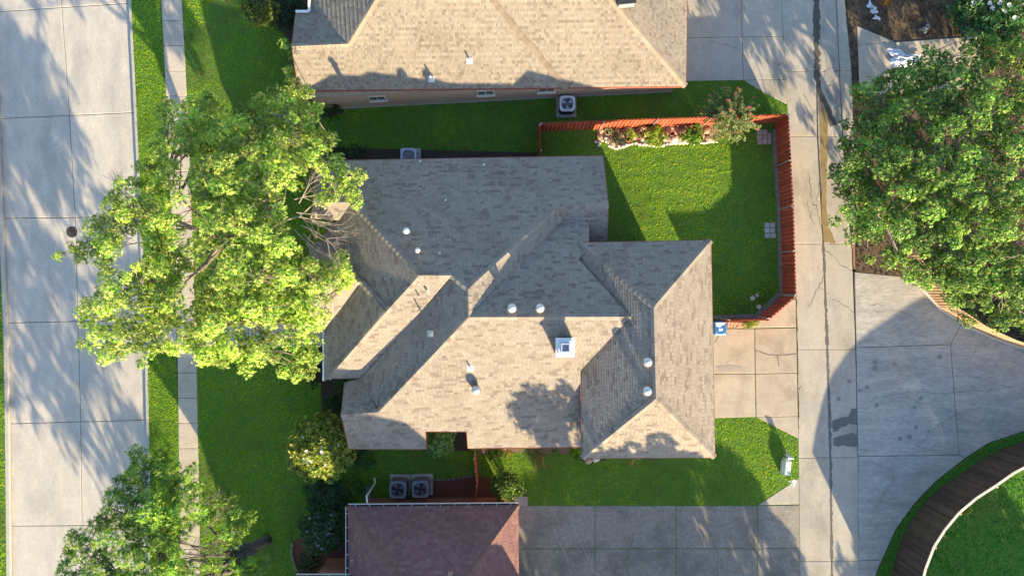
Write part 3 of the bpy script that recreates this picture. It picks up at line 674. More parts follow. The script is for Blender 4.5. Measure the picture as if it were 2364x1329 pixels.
for px in (886, 1124, 1258): nwin(px)
for px, py, h in ((996, 183, .5), (1084, 141, .32)): vent_pipe(nhouse, px, py, 'S', h, .04, M_WHITE, nz)
cz_ = nz(1442, 4, 'S'); chx = at(1444, -2, cz_); b = MB(); b.box((chx[0], chx[1], cz_+.1), (.75, .7, .5), .1); o = b.build('dark_box', M_ACGREY, nhouse)  # dark box set on the slope at the top edge
b = MB(); b.box((chx[0], chx[1], cz_+.365), (.82, .77, .03), .1); b.build('dark_box_lid', M_BLACK, o)
b = MB(); p0 = at(683, 27, 2.6); p1 = at(712, 25, 2.6); b.box(((p0[0]+p1[0])/2, p0[1], 2.6), (p1[0]-p0[0], .11, .1)); b.build('gutter', M_WHITE, nhouse)
b = MB(); p0 = at(714, 27, 2.6); p1 = at(712, -40, 2.6); b.box((p0[0], (p0[1]+p1[1])/2, 2.6), (.11, p1[1]-p0[1], .1)); b.build('gutter', M_WHITE, nhouse)
fx = at(1088, 235); b = MB(); b.box((fx[0], fx[1]+.12, .35), (.14, .1, .2)); b.build('dryer_vent', M_WHITE, nhouse)

# ------------------------------------------------------------------ house at the bottom
shouse = thing('brown_roofed_house', 'neighbouring red brick house with dark brown hip roof at the bottom edge', 'house')
SV = dict(nw=(804,1169,2.6), ne=(1196,1166,2.6), se=(1204,1900,2.6), sw=(812,1900,2.6), rn=(1000,1440,5.9), rs=(1003,1640,5.9))
SP = dict(N=['nw', 'ne', 'rn'], E=['ne', 'se', 'rs', 'rn'], W=['nw', 'rn', 'rs', 'sw'])
SPAL = [((.205, .110, .108), 40), ((.225, .124, .120), 26), ((.183, .097, .098), 24), ((.245, .14, .132), 8)]
sroof = Roof(shouse, SV, SP, dict(ex=.145, w=.16, th=.018, pal=SPAL, jit=.3, alt=.4), 9)
CP = [((.19, .108, .092), 3), ((.165, .095, .082), 2)]
for a, b, p, q in (('nw', 'rn', 'N', 'W'), ('ne', 'rn', 'N', 'E'), ('rn', 'rs', 'E', 'W')): sroof.cap(a, b, p, q, .15, .24, CP)
VS = sroof.V
b = MB(); b.add([tuple(VS['se']), tuple(VS['sw']), tuple(VS['rs'])], [(0, 1, 2)]); b.build('rear_roof', M_DECK, shouse)
rr_ = MB(); rr_.add([(-2.3, -17.3, 4.8), (1.9, -17.3, 4.8), (1.7, -20.5, 8.0), (-2.2, -20.5, 8.9), (-2.3, -24, 4.4), (1.9, -24, 4.4), (-2.3, -17.3, 0), (1.9, -17.3, 0), (-2.3, -24, 0), (1.9, -24, 0)],
    [(0, 1, 2, 3), (3, 2, 5, 4), (6, 0, 3, 4, 8), (7, 9, 5, 2, 1), (6, 7, 1, 0), (8, 4, 5, 9)]); rr_.build('shade_roof', M_DECK, shouse)  # unseen roof mass added to shade the porch corner of the middle house
rr_ = MB(); rr_.add([(-9.0, -19.0, 2.9), (-3.0, -19.0, 2.9), (-3.0, -22.5, 5.7), (-9.0, -22.5, 5.7), (-9.0, -26, 2.9), (-3.0, -26, 2.9), (-8.9, -19.3, 0), (-8.9, -25.7, 0)],
    [(0, 1, 2, 3), (3, 2, 5, 4), (6, 0, 3, 4, 7)]); rr_.build('shade_gable', M_DECK, shouse)  # unseen gable block added to throw shade over the front lawn
SW = [Vector(at(848, 1148.5)[:2]), Vector(at(1165, 1147)[:2]), Vector((VS['se'].x-.5, VS['se'].y+.5)), Vector((VS['sw'].x+.6, VS['sw'].y+.5))]
b = MB(); b.prism(SW, 0, 2.45); b.build('wall', M_REDBRICK, shouse)
def gutter(house_, a, b, r=.055, hang=12):
    a = Vector(a); b = Vector(b); d = (b-a).normalized(); n = Vector((d.y, -d.x, 0)); L_ = (b-a).length
    g = MB(); mid_ = (a+b)/2 + n*.07
    g.box((mid_.x + n.x*.055, mid_.y + n.y*.055, mid_.z-.03), (L_, .018, .11), math.atan2(d.y, d.x)); o = g.build('gutter', M_WHITE, house_)
    g = MB(); g.box((mid_.x, mid_.y, mid_.z-.085), (L_, .10, .012), math.atan2(d.y, d.x)); g.build('gutter_trough', M_BLACK, o)
    for k in range(hang):
        g = MB(); p = a + d*(L_*(k+.5)/hang) + n*.06; g.box((p.x, p.y, p.z-.005), (.022, .14, .02), math.atan2(d.y, d.x)); g.build('gutter_hanger', M_WHITE, o)
gutter(shouse, VS['ne'], VS['nw']); gutter(shouse, VS['nw'], (VS['nw'].x, VS['nw'].y-4.0, 2.6), hang=6)
b = MB(); p = Vector(at(848, 1160, 2.5)); b.tube([(p.x, p.y, 2.5), (p.x-.1, p.y+.25, 2.25), (p.x-.05, p.y+.35, .3), (p.x-.15, p.y+.55, .1)], .045, 6); b.build('downspout', M_WHITE, shouse)
b = MB(); q = at(849, 1136); b.box((q[0], q[1], .05), (.26, .6, .08), .15); b.build('splash_block', M_ACGREY, shouse)
# west wing: its eave runs along the bottom edge of the picture
WV = dict(a=(684, 1331, 2.6), b=(936, 1331, 2.6), c=(950, 1900, 2.6), d=(690, 1900, 2.6), r0=(790, 1480, 5.2), r1=(795, 1750, 5.2))
wroof = Roof(shouse, WV, dict(N=['a', 'b', 'r0'], W=['a', 'r0', 'r1', 'd'], E=['b', 'c', 'r1', 'r0']), dict(ex=.25, w=.4, th=.018, pal=SPAL), 12, 0)
b = MB(); VW = wroof.V; WW = [Vector(at(757, 1288)[:2]), Vector(at(824, 1286)[:2]), Vector((VW['c'].x-.5, VW['c'].y+.5)), Vector((VW['d'].x+.5, VW['d'].y+.5))]
b.prism(WW, 0, 2.45); b.build('wall', M_REDBRICK, shouse)
gutter(shouse, VW['b'], VW['a'], hang=5)
b = MB(); p = at(826, 1300, 2.6); b.tube([(p[0]-.25, p[1]+.25, 2.75), (p[0], p[1]+.12, 2.72), (p[0]+.12, p[1]-.05, 2.6), (p[0], p[1]-.55, 2.0)], .05, 6); b.build('downspout', M_WHITE, shouse)
b = MB(); q = [at(822, 1312, 2.55), at(830, 1306, 2.55), at(886, 1330, 2.55), at(815, 1330, 2.55)]; b.prism([x[:2] for x in q], 2.45, 2.58); b.build('porch_soffit', M_WHITE, shouse)
# masonry pieces on the visible brick: each course band a proud strip
for k in range(8):
    q = MB(); z = .25 + k*.26; c = (SW[0]+SW[1])/2; q.box((c.x, c.y+.004, z), ((SW[1]-SW[0]).length-.06, .012, .12), .002); q.build('brick_course', M_REDBRICK, shouse)
for px, w in ((928, .22), (942, .2), (1042, .5)):
    q = at(px, 1155, 1.8); b = MB(); b.box((q[0], SW[0].y + .06, 1.7), (w, .10, .3)); b.build('meter_box', M_WHITE, shouse)
def szf(px, py, pl): return None
for px, py, pl in ((1040, 1322, 'N'),):
    P = [VS[i] for i in SP[pl]]; n = sroof.N[pl]; c = P[0]; z = 4.0
    for _ in range(10):
        x, y, _z = at(px, py, z); z = c.z - (n.x*(x-c.x) + n.y*(y-c.y))/n.z
    b = MB(); b.box((x, y, z+.1), (.22, .16, .2)); b.build('roof_vent', mat('vent_tan', (.30, .20, .16), None), shouse)
b = MB(); p = at(842, 1295, 3.1); b.tube([(p[0], p[1], 2.7), (p[0]+.02, p[1], 3.1)], .06, 8); b.tube([(p[0], p[1], 3.05), (p[0]+.1, p[1]+.25, 3.12)], .05, 8); b.build('roof_vent', MATS['vent_tan'], shouse)

# ------------------------------------------------------------------ fences
def fence_run(root, A, B, h, pitch, w, mats, side, z0=0.0, both=True, rails=(.28, .92, 1.52), post_every=2.4, post_side=1, post=True, rail_m=None, cap=None, hvar=0.0):
    """pickets of a straight run; side = +1 puts the inner pickets to the left of A->B"""
    A = Vector(A[:2]); B = Vector(B[:2]); d = (B-A); ln = d.length; d.normalize(); n = Vector((-d.y, d.x))*side; ang = math.atan2(d.y, d.x)
    me = None; cnt = max(1, int(round(ln/pitch))); e = ln/cnt
    def picket_mesh():
        b = MB(); b.box((0, 0, h/2), (w, .02, h), ang); return b.mesh('picket')
    me = picket_mesh(); me.materials.append(mats[0])
    for i in range(cnt):
        for q in ((1, -1) if both else (1,)):
            off = (.5 if q > 0 else 1.0) * e
            if off + i*e > ln: continue
            p = A + d*(off + i*e) + n*(.024*q)
            o = link('picket', me, None, root); o.location = (p.x, p.y, z0); o.scale = (1, 1, 1 + random.uniform(-hvar, hvar))
    for r in rails:
        b = MB(); c = (A+B)/2; b.box((c.x, c.y, z0 + r), (ln, .034, .085), ang); b.build('rail', rail_m or mats[0], root)
    if post:
        k = max(1, int(round(ln/post_every)))
        for i in range(k+1):
            p = A + d*(ln*i/k) + n*(.075*post_side); b = MB(); b.lathe([(.03, 0), (.03, h+.02), (.036, h+.02), (.03, h+.05), (.005, h+.06)], (p.x, p.y, z0), 8); b.build('post', M_GALV, root)
redf = thing('red_fence', 'red stained wooden shadowbox fence with steel posts round the back yard', 'fence')
RF = [(1243, 362), (1243, 303), (1383, 297), (1619, 289), (1790, 283), (1801, 484), (1807, 682), (1747, 734), (1660, 738)]
RFp = pts(RF)
for a, b in zip(RFp[:-1], RFp[1:]): fence_run(redf, a, b, 1.68, .20, .145, [M_FENCE], -1)
yk = MB(); KB = [(1783, 300), (1783, 330), (1793, 500), (1798, 674), (1744, 724), (1646, 728)]
ykerb = thing('garden_kerb', 'weathered concrete kerb along the foot of the red fence', 'kerb')
for (a, b), (c, d_) in zip(zip(KB[:-1], KB[1:]), zip([(1791, 300), (1791.5, 330), (1801, 500), (1806, 680), (1747, 733), (1646, 736)][:-1], [(1791, 300), (1791.5, 330), (1801, 500), (1806, 680), (1747, 733), (1646, 736)][1:])):
    n_ = max(1, int(math.dist(a, b)/45))
    for i in range(n_):
        f0, f1 = i/n_ + .004, (i+1)/n_ - .004; lp = lambda p, q, f: (p[0]*(1-f)+q[0]*f, p[1]*(1-f)+q[1]*f)
        b_ = MB(); b_.prism([at(*q)[:2] for q in (lp(a, b, f0), lp(a, b, f1), lp(c, d_, f1), lp(c, d_, f0))], -.1, .10 + random.uniform(-.006, .006)); b_.build('kerb_block', M_GREYKERB, ykerb)
darkf = thing('curved_fence', 'tall dark brown plank fence curving along the corner lawn', 'fence')
DF = [(2640, 935), (2500, 975), (2364, 1019), (2310, 1039), (2263, 1064), (2226, 1090), (2184, 1117), (2147, 1148), (2116, 1185), (2092, 1222), (2074, 1269), (2062, 1316), (2053, 1360), (2047, 1400)]
DFp = pts(DF); seg = []
for i, (a, b) in enumerate(zip(DFp[:-1], DFp[1:])):
    fence_run(darkf, a, b, 2.35, .135, .131, [M_DKWOOD], -1, both=False, rails=(.35, 1.2, 2.0), post=False, hvar=.008)
    A = Vector(a[:2]); B = Vector(b[:2]); d = (B-A); c = (A+B)/2; n = Vector((-d.y, d.x)).normalized(); ang = math.atan2(d.y, d.x)
    k = MB(); k.box((c.x, c.y, 2.375), (d.length + .02, .12, .035), ang); k.build('cap_rail', M_CAPRAIL, darkf)
    if i % 2 == 0:
        k = MB(); p = B + n*.1; k.box((p.x, p.y, 1.2), (.09, .09, 2.38), ang); k.build('post', M_LTWOOD, darkf)
lightf = thing('pale_picket_fence', 'pale new cedar picket fence along the turning area under the tree', 'fence')
LF = [(2012, 470), (2048, 530), (2075, 590), (2118, 652), (2165, 708), (2225, 748), (2290, 778), (2364, 803), (2500, 835)]
LFp = pts(LF)
for a, b in zip(LFp[:-1], LFp[1:]):
    fence_run(lightf, a, b, 1.75, .18, .125, [M_LTWOOD], -1, both=False, rails=(.3, .9, 1.5), post=False, hvar=.01)
    A = Vector(a[:2]); B = Vector(b[:2]); d = (B-A); c = (A+B)/2; n = Vector((-d.y, d.x)).normalized()*-1; k = MB()
    k.box((c.x + n.x*.06, c.y + n.y*.06, .10), (d.length, .05, .2), math.atan2(d.y, d.x)); k.build('kick_board', M_CAPRAIL, lightf)
gate = thing('side_gate_fence', 'narrow reddish brown side yard fence and gate between the two houses', 'fence')
GP = pts([(1098, 1040), (1101, 1066), (1104, 1100), (1098, 1147)])
for a, b in zip(GP[:-1], GP[1:]): fence_run(gate, a, b, 1.75, .2, .14, [M_FENCE], 1, both=False, post_every=1.6, post_side=0)

# ------------------------------------------------------------------ air conditioners, bins, small things
def rounded(c, w, d, r, n=4):
    P = []
    for sx, sy, a0 in ((1, 1, 0), (-1, 1, 90), (-1, -1, 180), (1, -1, 270)):
        for k in range(n+1):
            a = math.radians(a0 + 90*k/n); P.append((c[0] + sx*(w/2-r) + r*math.cos(a), c[1] + sy*(d/2-r) + r*math.sin(a)))
    return P
def ac(label, px, py, w, h, top_m, side_m, kind, rz=0.0):
    x, y, _ = at(px, py, h); x0, y0 = x, y
    t = thing('air_conditioner', label, 'air conditioner', 'outdoor air conditioning units', (x, y, 0), rz)
    b = MB(); b.box((0, 0, .04), (w+.25, w+.25, .08)); b.build('pad', M_KERB, t)
    b = MB(); b.prism(rounded((0, 0), w-.03, w-.03, .17), .08, h-.09); body = b.build('cabinet', side_m, t)
    for k in range(12):
        for ax in (0, 1):
            f = (k-5.5)*(w-.2)/11
            for sg in (-1, 1):
                b = MB(); c = (f, sg*(w/2-.012), h/2) if ax == 0 else (sg*(w/2-.012), f, h/2); b.box(c, (.03, .02, h-.24) if ax == 0 else (.02, .03, h-.24)); b.build('louver', side_m, body)
    b = MB(); ro = rounded((0, 0), w, w, .19); n = len(ro); rin = w*.40
    inn = [(rin*math.cos(math.atan2(p[1], p[0])), rin*math.sin(math.atan2(p[1], p[0]))) for p in ro]
    vs = [(*p, h-.1) for p in ro] + [(*p, h) for p in ro] + [(*p, h) for p in inn] + [(*p, h-.08) for p in inn]; fs = []
    for q in range(3):
        for i in range(n): fs.append((q*n+i, q*n+(i+1) % n, (q+1)*n+(i+1) % n, (q+1)*n+i))
    b.add(vs, fs); b.build('top_panel', top_m, t)
    b = MB(); b.lathe([(rin*1.02, -.08), (0.01, -.08)], (0, 0, h), 20, False); b.build('fan_well', M_BLACK if kind != 'coil' else M_COIL, t)
    for k in range(3 if kind == 'fan' else 4):
        a = 2*math.pi*k/(3 if kind == 'fan' else 4) + .5; b = MB(); vs = []
        for rr_, da in ((.06, -.25), (.06, .25), (rin*.92, .42), (rin*.92, -.30)): vs.append((rr_*math.cos(a+da), rr_*math.sin(a+da), h-.055 + (.02 if da > 0 else -.01)))
        vs += [(v[0], v[1], v[2]-.008) for v in vs]
        b.add(vs, [(0, 1, 2, 3), (7, 6, 5, 4), (0, 4, 5, 1), (1, 5, 6, 2), (2, 6, 7, 3), (3, 7, 4, 0)]); b.build('fan_blade', M_ACWHITE if kind == 'fan' else (M_ACGREY if kind == 'grey' else M_COIL), t)
    b = MB(); b.lathe([(.06, -.06), (.06, -.03), (.01, -.025)], (0, 0, h), 12); b.build('fan_hub', M_BLACK if kind != 'coil' else M_ACBLUE, t)
    b = MB()
    for k in range(4): b.lathe([(rin*(.28+.23*k), .004), (rin*(.28+.23*k)+.008, .008), (rin*(.28+.23*k)+.014, .004)], (0, 0, h-.004), 24, False)
    for k in range(6):
        a = math.pi*k/6; b.box((0, 0, h+.002), (2*rin, .008, .008), a)
    b.build('wire_guard', M_ACGREY if kind != 'grey' else M_BLACK, t)
    return t
ac('white topped air conditioner with fan blades beside the upper brick wall', 1310, 239, .80, .82, M_ACWHITE, M_BLACK, 'fan', .0)
ac('pale blue air conditioner half hidden by the roof edge of the middle house', 943, 360, .82, .8, M_ACBLUE, M_ACBLUE, 'coil', .0)
ac('dark grey air conditioner with louvered sides, left of the pair below', 918, 1130, .86, .95, M_ACGREY, M_ACGREY, 'grey', -.03)
ac('dark grey air conditioner with louvered sides, right of the pair below', 970, 1129, .86, .95, M_ACGREY, M_ACGREY, 'grey', .03)

def wheelie_bin(label, px, py, m_, rz, lab=True):
    x, y, _ = at(px, py, 1.05); t = thing('wheeled_bin', label, 'bin', None, (x, y, 0), rz)
    b = MB(); lo = rounded((0, 0), .46, .5, .06, 3); hi = rounded((0, .02), .58, .64, .06, 3); n = len(lo)
    b.add([(*p, .06) for p in lo] + [(*p, .98) for p in hi], [list(range(n))[::-1], list(range(n, 2*n))] + [(i, (i+1) % n, n+(i+1) % n, n+i) for i in range(n)]); b.build('tub', m_, t)
    b = MB(); l0 = rounded((0, .01), .64, .72, .07, 3); l1 = rounded((0, .01), .54, .60, .06, 3)
    b.add([(*p, .975) for p in l0] + [(*p, 1.02) for p in l0] + [(*p, 1.07) for p in l1], [list(range(n))[::-1]] + [(q*n+i, q*n+(i+1) % n, (q+1)*n+(i+1) % n, (q+1)*n+i) for q in (0, 1) for i in range(n)] + [list(range(2*n, 3*n))]); lid = b.build('lid', m_, t)
    if lab:
        b = MB(); b.box((.02, -.06, 1.073), (.2, .13, .006)); b.build('label_sticker', M_WHITE, lid)
        b = MB(); b.add([(-.26, .30, 1.074), (-.2, .1, 1.074), (-.02, .06, 1.074), (.06, .16, 1.074), (.2, .2, 1.074), (.26, .31, 1.074)], [(0, 1, 2, 3, 4, 5)]); b.build('painted_glare', M_WHITE, lid)  # white patch paints a glare onto the lid
        for sg in (-1, 1):
            b = MB(); b.box((sg*.19, -.22, 1.07), (.14, .02, .02), sg*.7); b.build('lid_rib', M_ACWHITE, lid)
    b = MB(); b.tube([(-.26, .39, .98), (.26, .39, .98)], .018, 6); b.build('handle', M_BLACK, t)
    for sg in (-1, 1):
        b = MB(); b.tube([(sg*.25, .30, .12), (sg*.31, .30, .12)], .12, 12); b.build('wheel', M_BLACK, t)
    return t
wheelie_bin('bright blue wheeled recycling bin with white sticker beside the garage driveway', 1663, 758, M_BIN, 0)
wheelie_bin('dark blue wheeled bin half under the tree in the dirt yard', 2262, 62, M_BINDARK, .5, False)

# utility pedestal in the corner grass
ut = thing('utility_cabinet', 'pale green ribbed utility cabinet with white pipe fittings on the alley corner grass', 'utility cabinet', None, at(1811, 1076), -.10)
b = MB(); pr = [(-.21, 0), (-.21, .32), (-.13, .45), (.05, .47), (.17, .40), (.21, .28), (.21, 0)]; vs = [(p[0], y, p[1]) for y in (-.36, .36) for p in pr]; n = len(pr)
b.add(vs, [list(range(n)), list(range(n, 2*n))[::-1]] + [(i, n+i, n+(i+1) % n, (i+1) % n) for i in range(n)]); b.build('casing', M_UTIL, ut)
b = MB(); b.prism(rounded((0, .42), .30, .10, .03), 0, .36); b.build('end_cover', M_UTIL, ut)
b = MB(); b.tube([(-.05, .62, 0), (-.05, .62, .5), (.02, .60, .54)], .035, 8); b.tube([(.10, .58, 0), (.10, .58, .55)], .03, 8); b.tube([(-.1, .6, .6), (.18, .58, .58)], .045, 8); b.build('valve_pipe', M_WHITE, ut)
b = MB(); b.box((.02, .60, .5), (.22, .14, .16), .2); b.build('meter', M_WHITE, ut)
b = MB(); b.tube([(-.1, .60, .52), (-.22, .98, .5)], .018, 6); b.build('vent_arm', M_WHITE, ut)
us = thing('marker_stake', 'small white marker post with flags at the driveway corner', 'marker post', None, at(1822, 1109), 0)
b = MB(); b.box((0, 0, .3), (.05, .05, .6)); b.build('post', M_WHITE, us)
b = MB(); b.box((.02, .12, .58), (.2, .16, .02), .3); b.box((.06, -.06, .57), (.22, .03, .05), .7); b.box((-.02, -.02, .57), (.3, .03, .05), .1); b.build('plate', M_WHITE, us)
b = MB(); b.tube([(0, 0, .5), (-.2, .1, .45), (-.32, .14, .35)], .012, 5); b.build('bent_wire', M_WHITE, us)

# crumpled sheet of plastic, bags and litter in the dirt yard
def crumple(name, label, cat, px, py, sx, sy, amp, m_, seed, rz=0, z0=.06, n=16):
    rr = np.random.default_rng(seed); x, y, _ = at(px, py); vs = []
    ph = rr.random(12)*6.28
    for j in range(n+1):
        for i in range(n+1):
            u, v = i/n-.5, j/n-.5; r = 1 + .22*math.sin(3*math.atan2(v, u)+ph[0]) + .12*math.sin(7*math.atan2(v, u)+ph[1])
            h = amp*(abs(math.sin(9*u+4*v+ph[2])) + .7*abs(math.sin(13*v-6*u+ph[3])) + .5*abs(math.sin(21*u+17*v+ph[4])))*(1.1-1.6*max(abs(u), abs(v)))
            vs.append((u*sx*r, v*sy*r, z0 + max(h, 0)))
    me = bpy.data.meshes.new(name); me.from_pydata(vs, [], [(j*(n+1)+i, j*(n+1)+i+1, (j+1)*(n+1)+i+1, (j+1)*(n+1)+i) for j in range(n) for i in range(n)]); me.update()
    o = link(name, me, m_); o.location = (x, y, 0); o.rotation_euler = (0, 0, rz); tag(o, label, cat); md = o.modifiers.new('thick', 'SOLIDIFY'); md.thickness = .004; return o
crumple('plastic_sheet', 'crumpled pale blue white plastic sheet on the shaded concrete beside the tree', 'plastic sheet', 2082, 140, 1.5, .85, .16, M_TARP, 3, -.25)
crumple('plastic_bag', 'small white plastic bag lying in the dirt yard', 'bag', 2016, 27, .34, .3, .08, M_TARP, 5, .4)
crumple('paper_scrap', 'torn white paper scraps beside the plastic bag in the dirt', 'litter', 2024, 42, .34, .2, .03, M_WHITE, 8, -.3, .02)
crumple('white_cloth', 'thin white cloth scrap near the top of the dirt yard', 'litter', 2008, 14, .28, .32, .05, M_TARP, 9, .8, .03)
crumple('clear_bag', 'dull grey plastic bag on dark leaf litter in the dirt yard', 'bag', 2135, 68, .5, .3, .06, mat('dull_plastic', (.22, .24, .26), (.12, .13, .14), 6, .3, spec=.5), 11, .7, .03)

# rock garden stones, pots, pavers
def stone_mesh(seed, w, d, h):
    rr = random.Random(seed); b = MB(); n = 7; rings = []
    for z, k in ((-.2, .9), (.35, 1.0), (.8, .72)):
        rings.append([(w/2*k*math.cos(2*math.pi*i/n)*(1+rr.uniform(-.16, .16)), d/2*k*math.sin(2*math.pi*i/n)*(1+rr.uniform(-.16, .16)), h*z) for i in range(n)])
    vs = [p for r in rings for p in r] + [(0, 0, h)]; fs = [(q*n+i, q*n+(i+1) % n, (q+1)*n+(i+1) % n, (q+1)*n+i) for q in (0, 1) for i in range(n)] + [(2*n+i, 2*n+(i+1) % n, 3*n) for i in range(n)]
    b.add(vs, fs); return b.mesh('stone')
rockbed = bpy.data.objects['rock_bed']
SWm = [stone_mesh(s, .21, .17, .11) for s in range(5)]; STm = [stone_mesh(s+20, .46, .36, .12) for s in range(5)]
for m_ in SWm: m_.materials.append(M_STONEW)
for m_ in STm: m_.materials.append(M_STONET)
BP = [(1375, 328), (1383, 331), (1382, 336), (1390, 325), (1398, 320), (1399, 327), (1403, 331), (1406, 337), (1412, 339), (1418, 343), (1424, 343), (1428, 338), (1432, 342), (1438, 339)]
x = 1445
while x < 1656: BP.append((x, float(np.interp(x, [1445, 1460, 1480, 1517, 1545, 1600, 1656], [336, 331, 334, 338, 332, 331, 327])) + random.uniform(-1.2, 1.2))); x += random.uniform(6.5, 9)
for k in range(26): BP.append((random.uniform(1455, 1620), random.uniform(322, 331)))
for k, p in enumerate(BP):
    o = link('stone', SWm[k % 5], None, rockbed); q = at(*p); o.location = (q[0], q[1], .018); o.rotation_euler = (0, 0, random.uniform(0, 6)); o.scale = [random.uniform(.75, 1.15)]*3
for p in [(1388, 302), (1384, 318), (1408, 322), (1414, 332), (1422, 336), (1452, 300), (1440, 306), (1466, 303), (1477, 300), (1462, 318), (1485, 310), (1487, 322), (1500, 325), (1545, 300), (1551, 297), (1560, 305), (1563, 315), (1545, 322), (1570, 324), (1582, 325), (1535, 310), (1610, 322), (1622, 315), (1635, 322), (1640, 310), (1632, 303), (1575, 306)]:
    o = link('stone', STm[random.randrange(5)], None, rockbed); q = at(*p); o.location = (q[0], q[1], .02); o.rotation_euler = (0, 0, random.uniform(0, 6)); o.scale = [random.uniform(.75, 1.15)]*3
o = link('boulder', stone_mesh(77, .42, .36, .26), M_STONEW, rockbed); q = at(1556, 323); o.location = (q[0], q[1], .02)
def pot(label, px, py, r, m_=M_TERRA, soil=M_MULCH):
    q = at(px, py, .25); t = thing('plant_pot', label, 'plant pot', 'pots in the rock garden', (q[0], q[1], .02)); b = MB()
    b.lathe([(r*.65, 0), (r*.92, .24), (r*1.05, .25), (r*1.05, .31), (r*.9, .31), (r*.86, .24)], (0, 0, 0), 18, False); b.build('pot', m_, t, False)
    b = MB(); b.lathe([(r*.88, .26), (.01, .265)], (0, 0, 0), 16, False); b.build('soil', soil, t); return t
pot('pale rimmed clay pot with one leafy shoot at the shaded rock garden end', 1404, 304, .19, mat('pot_pale', (.42, .30, .24), None))
pot('broad terracotta pot with a succulent in the middle of the rock garden', 1478, 313, .19)
pot('small dark terracotta pot beside the white boulder', 1551, 309, .13)
pot('small orange terracotta pot right of the white boulder', 1572, 316, .10, mat('pot_orange', (.50, .24, .10), None))
pot('low clay pot under the small yellow green plant at the rock border', 1451, 322, .13)
def pavers(root_name, label, cells, m_):
    t = thing(root_name, label, 'paving'); t['kind'] = 'structure'
    for (x0, y0, x1, y1) in cells:
        b = MB(); b.prism([at(*q)[:2] for q in ((x0, y0), (x1, y0), (x1, y1), (x0, y1))], -.05, .035 + random.uniform(-.004, .004)); b.build('paver', m_, t)
pavers('corner_pavers', 'small patch of square pavers in the fence corner under the red flowering shrub', [(1747, 300, 1758, 311), (1759, 300, 1771, 312), (1747, 312, 1758, 323), (1760, 313, 1771, 320), (1760, 321, 1771, 333), (1748, 324, 1759, 334), (1773, 308, 1780, 320), (1773, 321, 1780, 333)], M_PAVER)
pavers('step_pavers', 'white square stepping stones set in the grass by the east fence', [(1765, 514, 1776, 525), (1777.5, 514, 1789, 525), (1765, 526.5, 1776, 537), (1777.5, 526.5, 1789, 537), (1766, 538.5, 1777, 549), (1778.5, 538.5, 1790, 549)], mat('paver_white', (.46, .44, .42), (.38, .365, .35), 8, .9, objvar=.1))
st2 = thing('loose_slabs', 'two tilted grey stepping slabs in the grass near the fence corner', 'stepping stone'); st2['kind'] = 'structure'
for x, y in ((1737, 688), (1749, 681), (1752, 708)):
    b = MB(); q = at(x, y); b.box((q[0], q[1], .02), (.22, .2, .06), .6); b.build('slab', M_STONEW, st2)
fl = thing('flagstone_apron', 'strip of cut tan flagstones beside the blue bin', 'paving'); fl['kind'] = 'structure'
FS = [(1679, 1687, 1691, 1695, 1703, 1712, 1725), (743, 757)]
cells = [[(1679, 743), (1686, 743), (1684, 757), (1679, 757)], [(1687, 743), (1695, 744), (1689, 757), (1685, 757)], [(1696, 744), (1706, 744), (1699, 751), (1697, 757), (1690, 757)],
         [(1707, 744), (1715, 744), (1713, 750), (1701, 753)], [(1700, 754), (1713, 751), (1714, 757), (1698, 757)], [(1716, 744), (1725, 744), (1724, 757), (1715, 757), (1714, 751)]]
for c in cells:
    m_ = (sum(p[0] for p in c)/len(c), sum(p[1] for p in c)/len(c)); b = MB(); b.prism([at(m_[0]+(p[0]-m_[0])*.93, m_[1]+(p[1]-m_[1])*.93)[:2] for p in c], -.02, .05); b.build('flagstone', mat('flag_tan', (.50, .37, .24), (.42, .31, .20), 6, .85, objvar=.1), fl)
for px, py in ((1375, 1058), (1358, 1062)):
    o = link('rock', stone_mesh(px, .42, .36, .2), M_STONEW if px > 1370 else M_STONET); q = at(px, py); o.location = (q[0], q[1], .02)
    tag(o, 'pale rock on the bed at the garage roof corner' if px > 1370 else 'tan rock beside the pale one at the garage roof corner', 'rock')
# brick edging curves
for name, lab, path in (('bed_edging', 'curved stone edging of the red mulch bed at the lower house front', [(676, 1250), (674, 1275), (682, 1305), (692, 1329), (700, 1360)]), ('bed_edging', 'stone edging of the mulch bed beside the twin air conditioners', [(995, 1107), (1030, 1106), (1065, 1101), (1098, 1096)])):
    t = thing(name, lab, 'edging'); t['kind'] = 'structure'
    for (a, b_) in zip(path[:-1], path[1:]):
        n_ = max(2, int(math.dist(a, b_)/9))
        for i in range(n_):
            f = (i+.5)/n_; q = at(a[0]*(1-f)+b_[0]*f, a[1]*(1-f)+b_[1]*f); b = MB(); b.box((q[0], q[1], .05), (.19, .09, .12), -math.atan2(b_[1]-a[1], b_[0]-a[0]) + random.uniform(-.1, .1)); b.build('edging_brick', M_GREYKERB, t)
pk = at(1203, 1156); b = MB(); b.box((pk[0], pk[1], .02), (.7, .5, .06)); o = b.build('brick_step', M_PAVER); tag(o, 'pinkish brick step at the corner of the brown roofed house', 'step')

